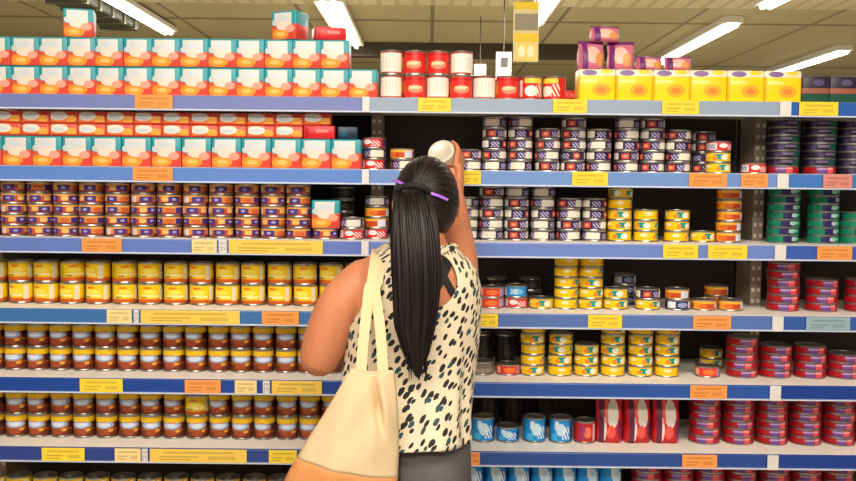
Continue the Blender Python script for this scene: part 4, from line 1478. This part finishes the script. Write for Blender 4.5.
# --- the tin in her raised hand
bm = bmesh.new()
lathe(bm, [(0, 0.0015), (CR_ * 0.62, 0.0015), (CR_ * 0.66, 0.0), (CR_ * 0.84, 0.0), (CR_ * 0.88, 0.002), (CR_ - 0.002, 0.002), (CR_ - 0.001, 0.0), (CR_, 0.001), (CR_, 0.004), (CR_ - 0.002, 0.006), (CR_ - 0.002, CH_ - 0.006), (CR_, CH_ - 0.004), (CR_, CH_), (0, CH_ - 0.001)], 40)
tin = sharp(finish('food_can', bm, mat('bright tin plate', (236, 230, 216), 0.4, 0.35)), 50)
rotm = Matrix((cright, cup, AX)).transposed()
if rotm.determinant() < 0:
    rotm = Matrix((-cright, cup, AX)).transposed()
tin.matrix_world = Matrix.Translation(CANC + PO) @ rotm.to_4x4()
tag(tin, 'silver food can held up in the shopper\'s right hand, its round base showing', 'can')
bm = bmesh.new()
uvl = bm.loops.layers.uv.new('UVMap')
lathe(bm, [(CR_ - 0.0014, 0.008), (CR_ - 0.0014, CH_ - 0.008)], 40, uvl)
finish('paper_label', bm, print_mat('held can paper', (236, 222, 204), [('rect', 0.5, 0.8, 0.5, 0.14, (214, 120, 70)), ('ell', 0.5, 0.4, 0.12, 0.24, (206, 86, 52)), ('rect', 0.2, 0.5, 0.08, 0.3, (120, 96, 150))]), tin, smooth=True)

# --- cream tote bag on her left shoulder
canvas_m = mat('cream canvas', (244, 214, 166), 0.85)
k = Nodes(canvas_m)
tc = k.new('ShaderNodeTexCoord')
wv = k.new('ShaderNodeTexNoise')
wv.inputs['Scale'].default_value = 16.0
k.put(wv.inputs['Vector'], tc.outputs['Object'])
k.put(k.b.inputs['Base Color'], k.mix(wv.outputs[0], lin((214, 186, 146)), lin((230, 204, 166))))
n2 = k.new('ShaderNodeTexNoise')
n2.inputs['Scale'].default_value = 500.0
k.put(n2.inputs['Vector'], tc.outputs['Object'])
bp = k.new('ShaderNodeBump')
bp.inputs['Strength'].default_value = 0.15
bp.inputs['Distance'].default_value = 0.001
k.put(bp.inputs['Height'], n2.outputs[0])
k.put(k.b.inputs['Normal'], bp.outputs[0])
tan_m = mat('tan canvas base', (214, 142, 86), 0.8)
BY = -0.255
bag = empty('tote_bag', PO + loc_at(342, 545, BY))
tag(bag, 'cream canvas tote bag with tan base hanging from the shopper\'s left shoulder', 'bag')
LEFT = [(372, 350), (380, 345), (400, 333), (420, 321), (440, 308), (460, 296), (480, 284), (505, 277), (545, 276)]
RIGHT = [(372, 392), (380, 394), (400, 396), (420, 397.5), (440, 398), (460, 398), (480, 397), (505, 395), (545, 390)]


def interp(tab, y):
    for (a, va), (b, vb) in zip(tab, tab[1:]):
        if a <= y <= b:
            return va + (vb - va) * (y - a) / (b - a)
    return tab[0][1] if y < tab[0][0] else tab[-1][1]


NU = 44
V_TOP, V_BOT = 30, 12


def bag_pt(u, row, side):
    xm = 285 + 112 * u
    bound = 462 + 20 * max(0.0, u) ** 1.2
    top = 372 + 4 * math.sin(PI * u) + 8 * u * (u > 0.8) * (u - 0.8)
    if row <= V_TOP:
        y = top + (bound - top) * row / V_TOP
    else:
        y = bound + (545 - bound) * (row - V_TOP) / V_BOT
    x0, x1 = interp(LEFT, y), interp(RIGHT, y)
    x = x0 + (x1 - x0) * u
    full = math.sin(PI * min(1, max(0, u))) ** 0.6
    h = (y - 372) / 173.0
    t = (0.012 + 0.040 * math.sin(min(1.0, h * 1.25) * PI * 0.62)) * full * (1 - 0.75 * max(0, (h - 0.85) / 0.15) ** 2)
    wr = 0.0
    if side < 0:
        # a deep fold near the right corner and soft drag folds from the handles
        d = (x - (374 + (y - 385) * 0.16)) / 4.0
        fade = max(0.0, 1 - abs(y - 410) / 38.0)
        wr += -0.034 * math.exp(-d * d) * fade + 0.014 * math.exp(-((d - 1.9) / 1.2) ** 2) * fade
        wr += 0.004 * math.sin((x - 340) * 0.16 + (y - 380) * 0.035) * min(1, h * 3) + 0.0025 * math.sin((x + y) * 0.11)
    yy = BY + 0.035 + (-t - wr * full if side < 0 else t * 0.75)
    return loc_at(x, y, BY) * 1.0 + Vector((0, yy - BY, 0))


def bag_shell(r0, r1, m, name):
    bm = bmesh.new()
    rows = []
    for r in range(r0, r1 + 1):
        ring = [bm.verts.new(bag_pt(i / NU, r, -1) - (bag.location - PO)) for i in range(NU + 1)]
        ring += [bm.verts.new(bag_pt(i / NU, r, 1) - (bag.location - PO)) for i in range(NU - 1, 0, -1)]
        rows.append(ring)
    n = len(rows[0])
    for a, b in zip(rows, rows[1:]):
        for i in range(n):
            bm.faces.new((a[i], a[(i + 1) % n], b[(i + 1) % n], b[i]))
    if r1 == V_TOP + V_BOT:
        bm.faces.new(rows[-1])
    o = finish(name, bm, m, bag, smooth=True)
    s = o.modifiers.new('cloth', 'SOLIDIFY')
    s.thickness = 0.002
    s.offset = 0
    return o


bag_shell(0, V_TOP, canvas_m, 'bag_body')
bag_shell(V_TOP, V_TOP + V_BOT, tan_m, 'bag_base')
handle_m = mat('cream webbing', (230, 202, 158), 0.85)
for (pl, dx) in ((((358, 392), (361, 372), (363, 345), (366, 318), (369, 290)), 0.0), (((384, 392), (383, 372), (381.5, 345), (379, 318), (375, 290)), 0.014)):
    pts = []
    for (x, y) in pl:
        d = max(0.0, (y - 290) / 100.0)
        yy = -0.125 - 0.085 * d
        pts.append(loc_at(x, y, yy))
    xs = pts[-1].x
    over = [(xs + 0.006, -0.108, 1.272), (xs + 0.010, -0.064, 1.318), (xs + 0.010, -0.005, 1.334), (xs + 0.006, 0.060, 1.328), (xs + 0.002, 0.122, 1.262), (xs - 0.004, 0.140, 1.18), (xs - 0.010, 0.142, 1.10), (xs - 0.02, 0.140, 1.04)]
    pts = smooth_path(pts + over, 5)
    nr = []
    for p in pts:
        q = Vector((p.x * 0.1, p.y + 0.0, max(0.0, p.z - 1.22) * 1.4))
        nr.append(q if q.length > 1e-4 else Vector((0, 0, 1)))
    bm = bmesh.new()
    ribbon(bm, [p - (bag.location - PO) for p in pts], nr, 0.024, 0.003)
    finish('bag_handle', bm, handle_m, bag)

# ------------------------------------------------------------------ tidy up prototypes
for o in PROTOS:
    bpy.data.objects.remove(o)
bpy.context.view_layer.update()
